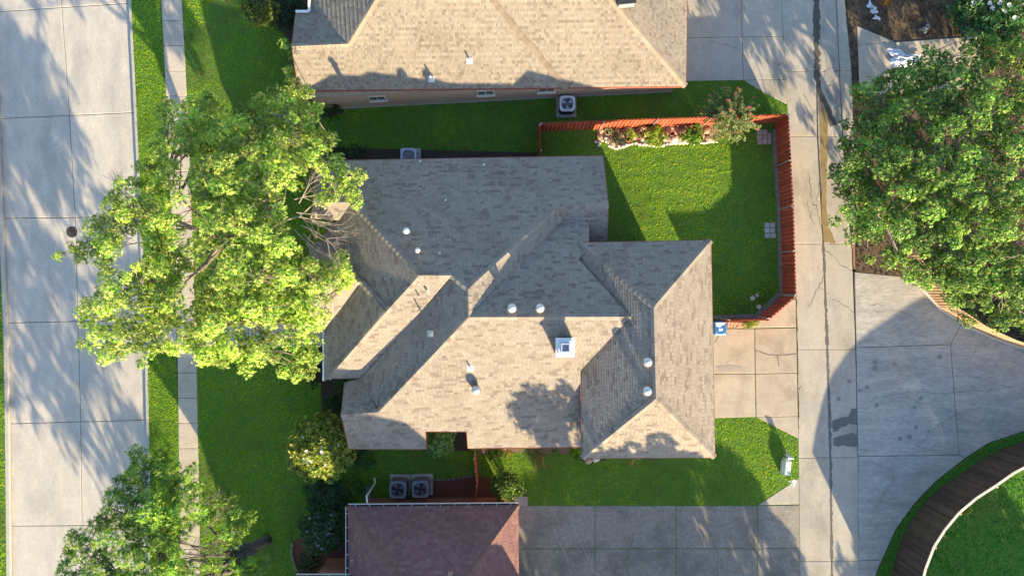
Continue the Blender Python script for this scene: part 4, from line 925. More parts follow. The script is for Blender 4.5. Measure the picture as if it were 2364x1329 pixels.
# ------------------------------------------------------------------ vegetation
def unit(a): return a/np.maximum(np.linalg.norm(a, axis=-1, keepdims=True), 1e-9)
def leaf_mesh(name, C, A, m, ln, wd, cols, var=.18, spread=.8, droop=.15, cvar=None):
    """C: rosette centres, A: their axes, m leaves on each; every leaf is a folded blade of its own"""
    n = len(C); R = RNG.normal(size=(n, m, 3)); A_ = np.repeat(A[:, None, :], m, 1)
    T = unit(R - (R*A_).sum(-1, keepdims=True)*A_); D = unit(T*spread + A_*(.25 + .5*RNG.random((n, m, 1))))
    l = ln*(.65 + .6*RNG.random((n, m, 1))); Wd = unit(np.cross(D, A_ + .35*RNG.normal(size=(n, m, 3))))
    B = np.repeat(C[:, None, :], m, 1) + D*l*.10*RNG.random((n, m, 1)); w = wd*(.7 + .6*RNG.random((n, m, 1)))
    tip = B + D*l; tip[..., 2] -= droop*l[..., 0]; md = B + D*l*.45
    V = np.stack([B, md + Wd*w, tip, md - Wd*w], 2).reshape(-1, 3)
    cols = np.asarray(cols); pick = RNG.integers(0, len(cols), n)
    t = np.repeat(cols[pick][:, None, :], m, 1)*(1 + var*RNG.normal(size=(n, m, 1)))
    if cvar is not None: t = t*cvar[:, None, None]
    return np_mesh(name, V, 4, np.clip(t.reshape(-1, 3), .01, .9))
def scatter_blobs(blobs, dens, top=.25, shell=.5):
    C = []; A = []; K = []
    for i, (x, y, z, r, rz) in enumerate(blobs):
        n = max(3, int(dens*r*r*4)); d = unit(RNG.normal(size=(n, 3)) + np.array([0, 0, top])); q = (shell + (1-shell)*RNG.random((n, 1))**.6)
        wob = 1 + .25*np.sin(d[:, :1]*5 + i) * np.cos(d[:, 1:2]*4 + 2*i)
        C.append(np.array([x, y, z]) + d*q*wob*np.array([r, r, rz])); A.append(unit(d + np.array([0, 0, .55]))); K.append(np.full(n, i))
    return np.concatenate(C), np.concatenate(A), np.concatenate(K)
def branchy(mb, p0, p1, r0, r1, wob=.12, n=6, sides=6, sag=0.0):
    p0 = Vector(p0); p1 = Vector(p1); L_ = (p1-p0).length; P = []; R = []
    for i in range(n+1):
        f = i/n; q = p0.lerp(p1, f); k = math.sin(math.pi*f)*wob*L_
        q += Vector((random.uniform(-1, 1), random.uniform(-1, 1), random.uniform(-.6, .8)))*k*.4 + Vector((0, 0, math.sin(math.pi*f)*L_*sag)); P.append(q); R.append(r0*(1-f) + r1*f)
    mb.tube(P, R, sides); return P
def twigs(mb, p, d, ln, r, depth, rr, spread=.7, kids=3, up=.1):
    d = Vector(d).normalized(); p = Vector(p); P = [p]
    for i in range(3):
        d = (d + Vector((rr.uniform(-1, 1), rr.uniform(-1, 1), rr.uniform(-1, 1) + up))*.16).normalized(); P.append(P[-1] + d*ln/3)
    mb.tube(P, [r, r*.85, r*.7, r*.5], 4 if depth < 2 else 5, False)
    if depth > 0:
        for k in range(kids):
            q = P[rr.choice((1, 2, 3))]; nd = (d + Vector((rr.uniform(-1, 1), rr.uniform(-1, 1), rr.uniform(-.7, .8) + up))*spread).normalized()
            twigs(mb, q, nd, ln*rr.uniform(.55, .8), r*.55, depth-1, rr, spread, kids, up)
def tree(name, label, base, fork, blobs, cols, leaf=(.16, .035), m=6, dens=60, trunk_r=.28, bark=None, mat_=None, limbs=14, group=None, top=.25, cat='tree', var=.26, shell=.5, limb_k=.4):
    bx, by = at(*base)[:2]; t = thing(name, label, cat, group, (bx, by, 0)); o3 = np.array([bx, by, 0.])
    bl = [(x-bx, y-by, z, r, rz) for x, y, z, r, rz in blobs]
    C, A, K = scatter_blobs(bl, dens, top, shell); bt = np.clip(1 + .26*RNG.normal(size=len(bl)), .5, 1.5)
    link('crown', leaf_mesh('crown', C, A, m, leaf[0], leaf[1], cols, var, cvar=bt[K]), mat_ or M_LEAF, t)
    tb = MB(); f = Vector((fork[0]-bx, fork[1]-by, fork[2])); branchy(tb, (0, 0, -.1), f, trunk_r*1.15, trunk_r*.8, .06, 6, 10); tb.build('trunk', bark or M_BARK, t, True)
    order = sorted(range(len(bl)), key=lambda i: random.random()); lead = order[:limbs]; ends = []
    for i in lead:
        b = MB(); x, y, z, r, rz = bl[i]; P = branchy(b, f - Vector((0, 0, random.uniform(0, .6))), (x, y, z-.1), trunk_r*limb_k, .03, .10, 8, 6, .05); b.build('limb', bark or M_BARK, t, True); ends += [p for p in P[3:]]
    tw = MB()
    for i in order[limbs:]:
        x, y, z, r, rz = bl[i]; c = Vector((x, y, z)); q = min(ends, key=lambda p: (p-c).length) if ends else f
        branchy(tw, q, c, .035, .012, .12, 4, 4)
    rr = random.Random(5)
    for i in range(len(bl)):
        x, y, z, r, rz = bl[i]
        for k in range(3):
            a = rr.uniform(0, 6.28); branchy(tw, (x, y, z-.15), (x + r*.85*math.cos(a), y + r*.85*math.sin(a), z + rz*rr.uniform(0, .7)), .014, .006, .1, 3, 3)
    tw.build('twigs', bark or M_BARK, t)['kind'] = 'stuff'
    return t
def dome_blobs(outline, centre, step, ztop, zedge, r=(.5, .85), seed=1, flat=.7, holes=(), zj=.5, layer2=0.0):
    """clumps spread through a crown: pixel outline, dome heights, no two closer than step"""
    rr = random.Random(seed); xs = [p[0] for p in outline]; ys = [p[1] for p in outline]; out = []; P = []
    for _ in range(6000):
        x = rr.uniform(min(xs), max(xs)); y = rr.uniform(min(ys), max(ys))
        if not inside(outline, np.array([x]), np.array([y]))[0]: continue
        if any((x-h[0])**2 + ((y-h[1])*h[3] if len(h) > 3 else (y-h[1]))**2 < h[2]**2 for h in holes): continue
        if any((x-q[0])**2 + (y-q[1])**2 < step*step for q in P): continue
        P.append((x, y)); rad = max(abs(p[0]-centre[0]) for p in outline)
        f = min(1, math.hypot(x-centre[0], y-centre[1])/rad); z = zedge + (ztop-zedge)*math.sqrt(max(0, 1-f*f)) + rr.uniform(-zj, zj)
        q = at(x, y, z); r_ = rr.uniform(*r); out.append((q[0], q[1], z, r_, r_*flat))
        if rr.random() < layer2: out.append((q[0]+rr.uniform(-.5, .5), q[1]+rr.uniform(-.5, .5), z-rr.uniform(.9, 1.8), r_*.9, r_*flat))
    return out

# --- the big bright tree in front of the house
BIG = [(330, 225), (370, 205), (410, 215), (470, 195), (510, 250), (555, 200), (600, 190), (640, 200), (700, 195), (742, 215), (730, 290), (765, 340), (730, 365), (690, 400), (660, 440), (645, 480), (640, 520), (655, 560), (710, 590), (790, 605), (805, 640),
       (770, 680), (770, 735), (725, 765), (735, 810), (705, 868), (650, 862), (610, 825), (570, 850), (520, 835), (470, 835), (420, 800), (360, 825), (320, 805), (255, 842), (190, 790), (215, 760), (165, 735), (205, 690), (240, 680), (225, 650), (262, 625), (135, 590), (190, 565), (235, 575),
       (190, 500), (250, 510), (265, 430), (330, 400), (305, 340), (325, 280)]
HOLES = [(480, 600, 42), (535, 330, 25), (427, 420, 24, .6), (437, 500, 27, .4), (300, 565, 33), (437, 660, 28, .35), (275, 610, 25), (565, 450, 19), (395, 770, 22), (610, 480, 19), (545, 700, 15), (300, 720, 15), (620, 640, 15), (660, 270, 13), (465, 330, 14), (350, 640, 14), (420, 270, 12)]
bb = dome_blobs(BIG, (470, 560), 22, 8.2, 5.4, (.24, .45), 3, .8, HOLES, .9, .22)
bb = [(x, y, z - (1.6 if y > 5.5 and x < -10 else 0), r, rz) for x, y, z, r, rz in bb]
for px, py, z in ((760, 400, 6.2), (790, 430, 6.3), (815, 440, 6.2), (770, 450, 6.0), (830, 405, 6.1), (785, 385, 6.1), (745, 460, 6.0), (775, 372, 6.0), (820, 465, 6.0), (800, 410, 6.3), (755, 425, 6.1)):
    q = at(px, py, z); bb.append((*q, .36, .28))
YEL = [(.38, .54, .09), (.46, .59, .14), (.27, .46, .07), (.16, .34, .05), (.55, .63, .22)]
BT = tree('shade_tree', 'big bright yellow green shade tree spreading over the sidewalk and street', (530, 560), (*at(520, 555, 3.4)[:2], 3.4), bb, YEL, (.10, .0185), 9, 160, .24, None, None, 22, top=.5, limb_k=.3)
dead = MB(); rr = random.Random(4); base_ = Vector(BT.location)
for px, py, tx, ty, z, dz, ln in ((690, 490, 760, 560, 6.6, -.1, 1.25), (690, 500, 800, 520, 6.8, .0, 1.35), (680, 530, 740, 600, 6.6, -.05, 1.2), (690, 470, 720, 400, 6.8, .1, 1.0), (695, 520, 790, 550, 6.6, 0, 1.3), (685, 490, 770, 490, 6.9, .1, 1.2), (700, 540, 760, 590, 6.5, 0, 1.0), (680, 460, 740, 440, 6.8, 0, 1.0), (720, 510, 780, 530, 6.7, 0, 1.0), (640, 330, 690, 320, 6.6, 0, .7), (430, 640, 480, 610, 5.8, 0, .8), (330, 470, 240, 430, 5.6, 0, 1.1), (300, 460, 240, 400, 5.8, 0, 1.0), (420, 700, 360, 760, 6.5, 0, .9), (320, 560, 260, 560, 5.8, 0, 1.0)):
    p = Vector(at(px, py, z)) - base_; q = Vector(at(tx, ty, z+dz)) - base_; twigs(dead, p, q-p, ln, .028, 3, rr, .75, 3, 0)
dead.build('dead_branches', M_DEAD, BT)['kind'] = 'stuff'
lb = MB()
for a, b, r in (((520, 555, 3.4), (690, 500, 6.0), .10), ((520, 555, 3.4), (330, 470, 5.6), .11), ((690, 500, 6.0), (790, 425, 6.1), .04), ((520, 555, 3.6), (400, 690, 6.2), .1), ((430, 620, 5.2), (330, 640, 6.2), .06), ((520, 555, 3.6), (510, 300, 5.6), .09)):
    pa = Vector(at(*a)) - base_; pb = Vector(at(*b)) - base_; branchy(lb, pa, pb, r, r*.4, .08, 7, 6)
lb.build('limb', M_DEAD, BT, True)

# --- lower left tree with feathery leaves and a bare, forked trunk
LL = [(310, 1040), (345, 1048), (380, 1100), (440, 1140), (470, 1180), (445, 1230), (420, 1300), (470, 1345), (420, 1440), (260, 1440), (140, 1340), (165, 1240), (230, 1200), (260, 1150), (255, 1095), (290, 1085)]
lb_ = dome_blobs(LL, (330, 1260), 21, 6.4, 4.2, (.22, .42), 8, .8, [(435, 1262, 30), (300, 1068, 12), (395, 1130, 14), (350, 1180, 14), (240, 1260, 14), (330, 1300, 14)], .8, .1)
for px, py, z in ((500, 1190, 3.2), (520, 1230, 3.2), (455, 1120, 3.6), (430, 1100, 3.8), (400, 1075, 4.0), (540, 1180, 3.0), (575, 1300, 2.6), (595, 1325, 2.5), (530, 1150, 3.0), (560, 1225, 2.8), (580, 1190, 2.7), (470, 1200, 3.3), (500, 1260, 3.1), (540, 1250, 2.9), (610, 1300, 2.5), (590, 1340, 2.5), (500, 1160, 3.2), (440, 1130, 3.6), (480, 1150, 3.2), (545, 1300, 2.8), (560, 1320, 2.6), (500, 1310, 3.0), (470, 1300, 3.4)): q = at(px, py, z); lb_.append((*q, .32, .22))
GRN = [(.12, .29, .05), (.18, .35, .055), (.08, .22, .05), (.27, .43, .06), (.36, .50, .08)]
LT = tree('leaning_tree', 'feathery dark green tree with bare twigs and thick forked trunk at lower left', (617, 1243), (*at(545, 1290, 2.4)[:2], 2.4), lb_, GRN, (.19, .019), 9, 80, .22, M_BARKDK, None, 10, top=.4, limb_k=.2)
b = MB(); base_ = Vector(LT.location)
def rel(px, py, z): return Vector(at(px, py, z)) - base_
b.tube([rel(617, 1243, -.1), rel(608, 1250, .5), rel(590, 1258, 1.1), rel(560, 1262, 1.7), rel(535, 1270, 2.2)], [.30, .27, .24, .21, .18], 10)
b.tube([rel(600, 1252, .7), rel(580, 1275, 1.3), rel(555, 1300, 1.9), rel(530, 1318, 2.5), rel(470, 1330, 3.4)], [.20, .19, .17, .14, .09], 10)
b.tube([rel(560, 1265, 1.7), rel(540, 1285, 2.3), rel(515, 1305, 3.0), rel(440, 1290, 4.0)], [.15, .12, .10, .06], 8)
b.tube([rel(535, 1270, 2.2), rel(526, 1268, 2.3)], [.18, .15], 10); b.build('limb', M_BARKDK, LT, True)
dead = MB(); rr = random.Random(14)
for px, py, z, tx, ty, ln in ((420, 1290, 3.8, 510, 1230, 1.3), (400, 1300, 3.8, 500, 1290, 1.4), (430, 1300, 3.6, 520, 1270, 1.2), (440, 1320, 3.5, 510, 1340, 1.2), (370, 1270, 4.4, 330, 1215, .9), (440, 1170, 4.0, 540, 1120, .9), (380, 1310, 3.9, 470, 1250, 1.2), (410, 1310, 3.8, 480, 1320, 1.1), (470, 1230, 3.6, 530, 1170, .9), (360, 1280, 4.2, 340, 1210, 1.0), (330, 1070, 5.0, 320, 1045, .5), (450, 1260, 3.5, 520, 1250, 1.1)):
    p = rel(px, py, z); twigs(dead, p, rel(tx, ty, z+.1)-p, ln, .024, 3, rr, .7, 3, .05)
dead.build('dead_branches', M_DEAD, LT)['kind'] = 'stuff'

# --- broad dark tree on the right
RT = [(1985, 195), (2030, 205), (2045, 165), (2110, 155), (2150, 110), (2200, 125), (2240, 80), (2300, 95), (2330, 60), (2400, 60), (2500, 330), (2500, 640), (2420, 760), (2350, 735), (2310, 755), (2250, 705), (2200, 700), (2170, 655), (2120, 665), (2085, 620), (2040, 605), (2055, 560), (2020, 545), (2000, 560), (1975, 505), (1930, 490),
      (1945, 450), (1930, 420), (1975, 390), (1950, 350), (1980, 310), (1965, 280), (1990, 240)]
rb = dome_blobs(RT, (2240, 400), 25, 5.4, 2.8, (.26, .52), 21, .8, [(2290, 335, 14), (2225, 310, 10), (2060, 300, 10), (2150, 250, 8), (2215, 470, 8), (2045, 512, 16), (2345, 165, 34), (2190, 560, 14), (2330, 260, 14), (2120, 420, 14), (2260, 590, 12), (2080, 230, 12), (2160, 330, 12), (2000, 440, 12)], .95, .5)
DKG = [(.11, .25, .05), (.16, .31, .055), (.075, .18, .045), (.23, .38, .065), (.30, .42, .09)]
RTt = tree('broad_tree', 'broad dark green leafy tree over the fence on the right side', (2190, 430), (*at(2190, 430, 2.2)[:2], 2.2), rb, DKG, (.09, .027), 9, 140, .24, None, M_LEAFG, 20, top=.5)
bare = thing('bare_shrub', 'bare grey twiggy bush at the upper right edge', 'bush', None, at(2360, 175)); dead = MB(); rr = random.Random(33)
for k in range(11):
    a = rr.uniform(0, 6.28); twigs(dead, (0, 0, 1.6), (math.cos(a), math.sin(a), rr.uniform(.3, 1.0)), rr.uniform(.8, 1.2), .028, 3, rr, .6, 3, .1)
dead.tube([(0, 0, -.1), (0, 0, 1.7)], [.06, .045], 6); dead.build('branches', M_DEAD, bare)

# --- generic shrub
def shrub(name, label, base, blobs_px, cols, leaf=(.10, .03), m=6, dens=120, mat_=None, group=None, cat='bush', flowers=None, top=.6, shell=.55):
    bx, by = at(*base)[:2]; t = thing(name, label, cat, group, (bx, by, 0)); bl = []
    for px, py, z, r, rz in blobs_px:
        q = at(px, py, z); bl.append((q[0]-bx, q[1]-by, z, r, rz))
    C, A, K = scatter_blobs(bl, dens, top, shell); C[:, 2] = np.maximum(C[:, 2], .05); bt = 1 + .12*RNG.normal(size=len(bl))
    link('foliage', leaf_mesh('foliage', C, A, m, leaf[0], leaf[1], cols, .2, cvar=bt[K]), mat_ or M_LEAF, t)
    st = MB()
    for x, y, z, r, rz in bl: branchy(st, (x*.15, y*.15, -.05), (x, y, z), .022, .008, .08, 4, 5)
    st.build('stems', M_BARK, t)
    if flowers:
        fm, n, size = flowers; zt = C[:, 2] > np.quantile(C[:, 2], .62); idx = RNG.choice(np.where(zt)[0], n, replace=False)
        for i in idx:
            p = Vector(C[i]) + Vector(A[i])*size*.6; b = MB(); rr = random.Random(int(i))
            for k in range(6):
                a = k*1.047 + rr.random(); d = Vector((math.cos(a), math.sin(a), rr.uniform(.1, .7))).normalized(); s_ = Vector((-math.sin(a), math.cos(a), 0))*size*.42
                b.add([p, p + d*size*.6 + s_, p + d*size*1.1, p + d*size*.6 - s_], [(0, 1, 2, 3)])
            b.build('flower', fm, t)
    return t
def round_blobs(cx, cy, rpx, h, n, seed, r=(.25, .4), zlo=.45):
    rr = random.Random(seed); out = []
    for i in range(n):
        a = i*2.4; f = math.sqrt((i+.5)/n); z = h*(zlo + (1-zlo)*math.sqrt(max(0, 1-f*f*.95))) + rr.uniform(-.12, .12); q = rr.uniform(*r)
        out.append((cx + rpx*f*math.cos(a)*.86 + rr.uniform(-6, 6), cy + rpx*f*math.sin(a)*.86 + rr.uniform(-6, 6), z, q, q*.85))
    return out
MAG = [(.15, .22, .03), (.20, .27, .035), (.10, .16, .03), (.28, .33, .05), (.36, .37, .06)]
shrub('magnolia_tree', 'rounded glossy magnolia with white blossoms at the front corner of the house', (745, 1035), round_blobs(735, 1032, 78, 3.0, 46, 5, (.3, .46), .4), MAG, (.17, .04), 6, 100, M_LEAFG, None, 'tree', (M_PETALW, 14, .10))
# flowering myrtle in the fence corner: long upright shoots
my = thing('flowering_shrub', 'arching shrub with red flower tips in the back fence corner', 'bush', None, at(1690, 290)); rr = random.Random(9); Cs = []; As = []; st = MB(); tips = []
for k in range(120):
    a = rr.uniform(0, 6.28); f = rr.random()**.6; tx, ty = 1688 + 74*f*math.cos(a), 268 + 70*f*math.sin(a); z = 2.5 - 1.2*f*f + rr.uniform(-.3, .3)
    p1 = Vector(at(tx, ty, z)) - my.location; p0 = Vector((rr.uniform(-.25, .25), rr.uniform(-.25, .25), 0)); c = p0.lerp(p1, .55) + Vector((0, 0, .35)); P = []
    for i in range(9): t_ = i/8; P.append(p0*(1-t_)**2 + c*2*t_*(1-t_) + p1*t_*t_)
    st.tube(P, [.014*(1-.7*i/8) for i in range(9)], 4, False)
    for i in range(30):
        t_ = .35 + .65*rr.random(); q = p0*(1-t_)**2 + c*2*t_*(1-t_) + p1*t_*t_; Cs.append(tuple(q + Vector((rr.uniform(-.06, .06), rr.uniform(-.06, .06), rr.uniform(-.05, .05))))); As.append(tuple((p1-c).normalized() + Vector((0, 0, .5))))
    if a > 2.9 or rr.random() < .3: tips.append(p1)
link('foliage', leaf_mesh('foliage', np.array(Cs), unit(np.array(As)), 5, .085, .022, [(.19, .26, .09), (.24, .31, .12), (.13, .19, .07), (.32, .38, .18)], .2), M_LEAF, my); st.build('stems', M_BARK, my)
for p in tips[:30]:
    b = MB()
    for k in range(9):
        d = Vector((rr.uniform(-1, 1), rr.uniform(-1, 1), rr.uniform(0, 1.2))).normalized()*.075; s_ = d.orthogonal().normalized()*.04; b.add([p, p+d*.6+s_, p+d, p+d*.6-s_], [(0, 1, 2, 3)])
    b.build('flower', M_PETALR, my)
LIME = [(.20, .30, .025), (.26, .34, .03), (.14, .25, .025), (.30, .36, .05)]
LIMEG = [(.12, .26, .02), (.17, .31, .025), (.09, .21, .02)]
GRP = 'small plants in the rock garden'
shrub('garden_plant', 'round yellow green leafy plant in the middle of the rock garden', (1512, 312), round_blobs(1512, 312, 24, .7, 12, 2, (.16, .22)), LIME, (.10, .036), 6, 190, None, GRP, 'plant')
shrub('garden_plant', 'bright green leafy plant at the right of the rock garden', (1598, 312), round_blobs(1598, 312, 25, .65, 12, 3, (.16, .22)), LIMEG, (.10, .034), 6, 190, None, GRP, 'plant')
shrub('garden_plant', 'small yellow green plant growing from a low pot', (1456, 312), round_blobs(1456, 312, 11, .5, 6, 4, (.10, .14)), LIME, (.09, .032), 6, 210, None, GRP, 'plant')
shrub('garden_plant', 'dark grey green trailing plant at the shaded end of the rock garden', (1425, 316), round_blobs(1427, 316, 20, .4, 10, 6, (.12, .18)), [(.05, .08, .045), (.065, .095, .05)], (.07, .02), 6, 170, None, GRP, 'plant')
shrub('potted_shoot', 'single leafy shoot standing in the pale rimmed pot', (1405, 303), [(1406, 302, .42, .07, .06)], [(.10, .19, .08)], (.12, .035), 5, 260, None, None, 'plant')
shrub('potted_succulent', 'pale green succulent in the broad terracotta pot', (1479, 312), [(1479, 312, .36, .13, .07)], [(.18, .24, .10), (.23, .28, .13)], (.09, .03), 6, 260, None, None, 'plant')
shrub('leafy_bush', 'dark leafy bush with small pink blossoms in the roof notch', (1022, 1015), round_blobs(1018, 1014, 34, 2.0, 18, 8, (.24, .34)), [(.14, .26, .07), (.18, .31, .08), (.27, .38, .09)], (.10, .032), 6, 130, None, None, 'bush', (M_PETALV, 5, .06))
shrub('violet_shrub', 'large dark green shrub with pale violet blossoms beside the brown roof', (745, 1235), round_blobs(742, 1222, 56, 2.0, 30, 9, (.3, .42)), [(.045, .105, .04), (.06, .13, .045), (.035, .085, .035)], (.12, .035), 6, 105, None, None, 'bush', (M_PETALV, 26, .065))
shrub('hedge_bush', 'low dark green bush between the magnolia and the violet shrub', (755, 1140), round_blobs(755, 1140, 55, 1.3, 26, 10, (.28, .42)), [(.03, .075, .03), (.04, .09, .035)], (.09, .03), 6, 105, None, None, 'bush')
shrub('hedge_bush', 'bright green small bush left of the twin air conditioners', (826, 1130), round_blobs(826, 1130, 18, .9, 8, 11, (.2, .26)), [(.06, .17, .03), (.08, .20, .03)], (.09, .028), 6, 140, None, None, 'bush')
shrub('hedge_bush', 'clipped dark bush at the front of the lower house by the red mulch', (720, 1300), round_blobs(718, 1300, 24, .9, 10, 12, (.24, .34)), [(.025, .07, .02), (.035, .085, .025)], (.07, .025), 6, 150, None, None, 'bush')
shrub('front_bush', 'dark reddish shrub under the front eave corner', (733, 860), round_blobs(735, 862, 24, 1.0, 10, 13, (.22, .3)), [(.045, .035, .028), (.04, .055, .025)], (.08, .028), 6, 130, None, None, 'bush')
shrub('front_bush', 'round green shrub below the front eave corner', (775, 930), round_blobs(774, 930, 26, 1.0, 12, 14, (.22, .3)), [(.03, .085, .025), (.045, .11, .03)], (.08, .028), 6, 130, None, None, 'bush')
shrub('front_bush', 'small green shrub tucked against the front roof step', (785, 890), round_blobs(786, 892, 12, .8, 6, 15, (.18, .24)), [(.05, .14, .03)], (.08, .028), 6, 140, None, None, 'bush')
shrub('front_bush', 'low green planting between the magnolia and the side roof edge', (830, 1052), round_blobs(835, 1052, 30, .7, 12, 16, (.2, .28)), [(.05, .12, .04), (.065, .14, .05)], (.08, .028), 6, 120, None, None, 'bush')
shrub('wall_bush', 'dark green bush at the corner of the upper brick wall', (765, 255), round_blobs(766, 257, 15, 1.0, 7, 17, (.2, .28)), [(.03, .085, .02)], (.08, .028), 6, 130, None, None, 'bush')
shrub('edge_bush', 'low dark green groundcover left of the pale blue air conditioner', (745, 352), round_blobs(755, 352, 34, .5, 14, 18, (.2, .3)), [(.04, .095, .04), (.05, .11, .045)], (.07, .026), 6, 120, None, None, 'bush')
shrub('edge_bush', 'small leafy clump by the eave left of the pale blue air conditioner', (820, 352), round_blobs(822, 353, 22, .4, 8, 19, (.18, .24)), [(.04, .085, .04), (.05, .10, .045)], (.07, .026), 6, 120, None, None, 'bush')
shrub('corner_shrub', 'olive green shrub against the corner of the upper house front', (600, 25), round_blobs(602, 22, 40, 2.2, 22, 20, (.28, .38)), [(.11, .15, .03), (.15, .19, .035), (.08, .115, .03)], (.10, .032), 6, 120, None, None, 'bush')
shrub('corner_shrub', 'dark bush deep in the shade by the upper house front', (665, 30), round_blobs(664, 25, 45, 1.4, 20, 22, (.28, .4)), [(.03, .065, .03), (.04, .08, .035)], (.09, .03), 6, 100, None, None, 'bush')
shrub('corner_shrub', 'thin yellow green shrub touching the left edge of the tan roof', (668, 120), [(655, 100, 2.0, .22, .16), (668, 112, 2.0, .2, .16), (674, 128, 1.9, .18, .15), (665, 165, 1.9, .26, .2), (675, 178, 1.8, .22, .18), (682, 160, 1.8, .18, .15)], YEL, (.12, .03), 6, 130, None, None, 'bush')
shrub('fence_bush', 'tangled green bush beside the side gate with a sunlit edge', (1172, 1125), round_blobs(1165, 1125, 30, 1.3, 16, 23, (.24, .34)) + [(1195, 1120, 1.2, .3, .25), (1200, 1135, 1.1, .28, .22), (1190, 1105, 1.2, .26, .22)], [(.085, .165, .03), (.14, .235, .035), (.055, .12, .03)], (.11, .032), 6, 120, None, None, 'bush')
shrub('bed_plant', 'yellow green shrub beside the gate under the sunny eave', (1142, 1040), round_blobs(1140, 1042, 20, .7, 9, 24, (.18, .26)), [(.16, .25, .03), (.10, .19, .03)], (.09, .03), 6, 140, None, None, 'plant')
shrub('bed_plant', 'bright green broad leaved plant at the garage roof corner', (1330, 1043), round_blobs(1330, 1043, 14, .6, 8, 25, (.14, .2)), LIMEG, (.12, .045), 6, 150, None, None, 'plant')
shrub('flowering_tree', 'green tree with white blossom sprays at the upper right corner', (2300, -20), round_blobs(2290, 0, 110, 3.6, 44, 26, (.36, .55), .6), [(.05, .15, .04), (.065, .18, .05), (.045, .12, .035)], (.13, .042), 6, 74, M_LEAFG, None, 'tree', (M_PETALW, 34, .13))
shrub('corner_tuft', 'bright yellow green tuft at the foot of the fence beside the flagstones', (1734, 748), [(1730, 749, .12, .2, .1), (1742, 745, .12, .2, .1), (1722, 750, .1, .14, .08)], LIME, (.12, .014), 8, 170, None, None, 'plant')
shrub('corner_tuft', 'sunlit tuft beside the loose stepping slabs', (1757, 681), [(1758, 680, .14, .14, .12), (1759, 686, .1, .1, .09)], LIME, (.10, .022), 6, 220, None, None, 'plant')
shrub('corner_tuft', 'yellow weed tuft at a post of the curved fence', (2234, 1172), [(2234, 1174, .2, .2, .15), (2228, 1180, .15, .14, .1)], LIME, (.12, .02), 8, 200, None, None, 'plant')
shrub('fallen_foliage', 'sprig of orange brown leaves at the top of the dirt yard', (2048, 6), [(2048, 4, .3, .25, .15)], [(.28, .15, .04), (.22, .13, .04)], (.1, .035), 6, 150, None, None, 'plant')
# yuccas with spiky leaves and red flower stalks
def yucca(label, px, py, n, ln, cols, stalks=()):
    t = thing('yucca', label, 'plant', 'spiky plants under the eave', at(px, py)); V = []; T = []
    for k in range(n):
        a = random.uniform(0, 6.28); el = random.uniform(.15, 1.2); d = Vector((math.cos(a)*math.cos(el), math.sin(a)*math.cos(el), math.sin(el))); s_ = Vector((-math.sin(a), math.cos(a), 0))*.018; l = ln*random.uniform(.7, 1.1)
        m_ = d*l*.6; e_ = d*l; e_.z -= .25*l*math.cos(el); V += [s_, m_+s_*.8, e_, m_-s_*.8]; c = random.choice(cols); T.append(c)
    link('leaves', np_mesh('leaves', np.array([tuple(v) for v in V]) + np.array([0, 0, .08]), 4, np.array(T)), M_LEAF, t)
    for tx, ty, bx, by in stalks:
        b = MB(); p = Vector(at(tx, ty, .8)) - Vector(at(px, py)); q = Vector(at(bx, by, .55)) - Vector(at(px, py)); b.tube([(0, 0, .1), p, q], [.012, .01, .008], 5)
        for k in range(16):
            c = p.lerp(q, random.random()); d = Vector((random.uniform(-1, 1), random.uniform(-1, 1), random.uniform(-.3, 1))).normalized()*.07; s_ = d.orthogonal().normalized()*.03; b.add([c, c+d*.5+s_, c+d, c+d*.5-s_], [(0, 1, 2, 3)])
        b.build('flower_stalk', M_PETALR, t)
YC = [(.10, .14, .06), (.14, .18, .08), (.08, .12, .05)]
yucca('large spiky yucca with red flower stalks reaching over the side lawn', 1243, 1046, 110, .85, YC, ((1235, 1066, 1239, 1088), (1252, 1055, 1258, 1080)))
yucca('small spiky plant left of the large yucca', 1214, 1037, 40, .4, [(.08, .17, .04), (.10, .2, .05)]); yucca('small spiky plant right of the large yucca', 1279, 1037, 40, .4, [(.08, .17, .04), (.10, .2, .05)])
yucca('dry spiky plant poking out below the garage roof edge', 1497, 1052, 50, .75, YC, ((1462, 1062, 1460, 1074),)); yucca('straw coloured grass clump at the end of the side bed', 1172, 1038, 60, .5, [(.22, .17, .09), (.17, .13, .07)])

# --- trees beyond the lower edge whose shade falls into the picture
def far_tree(label, centre, r, z0, z1, n, seed, dens=34, base=None):
    rr = random.Random(seed); bl = []
    for i in range(n):
        a = i*2.4; f = math.sqrt((i+.5)/n); q = rr.uniform(.35, .75); z = z0 + (z1-z0)*rr.random()*math.sqrt(1-f*f*.8)
        bl.append((centre[0] + r*f*math.cos(a) + rr.uniform(-.3, .3), centre[1] + r*f*math.sin(a) + rr.uniform(-.3, .3), z, q, q*.8))
    x, y = centre; bpx = (x*S + 1182, 664.5 - y*S)
    return tree('shade_tree', label, bpx, (x, y, z0*.7), bl, GRN, (.28, .07), 6, dens, .2, None, None, 6)
far_tree('tall tree below the lower edge that shades the garage roof', (11.6, -19.6), 2.3, 6.2, 8.8, 24, 41)
far_tree('slender tree below the lower edge that shades the main roof', (7.4, -18.3), 1.5, 6.8, 8.6, 12, 42)
far_tree('dense tree below the lower edge that shades the side lawn', (12.2, -25.8), 4.2, 3.0, 6.8, 60, 43, 44)
far_tree('dense tree below the lower edge that shades the wide driveway', (16.5, -24.5), 3.0, 2.2, 5.0, 36, 44, 44)
far_tree('street tree below the lower edge that shades the street', (-15.0, -22.4), 2.9, 4.6, 8.4, 34, 45, 15)
far_tree('small street tree below the lower left corner', (-12.0, -27.0), 2.2, 5.0, 7.8, 20, 46, 15)
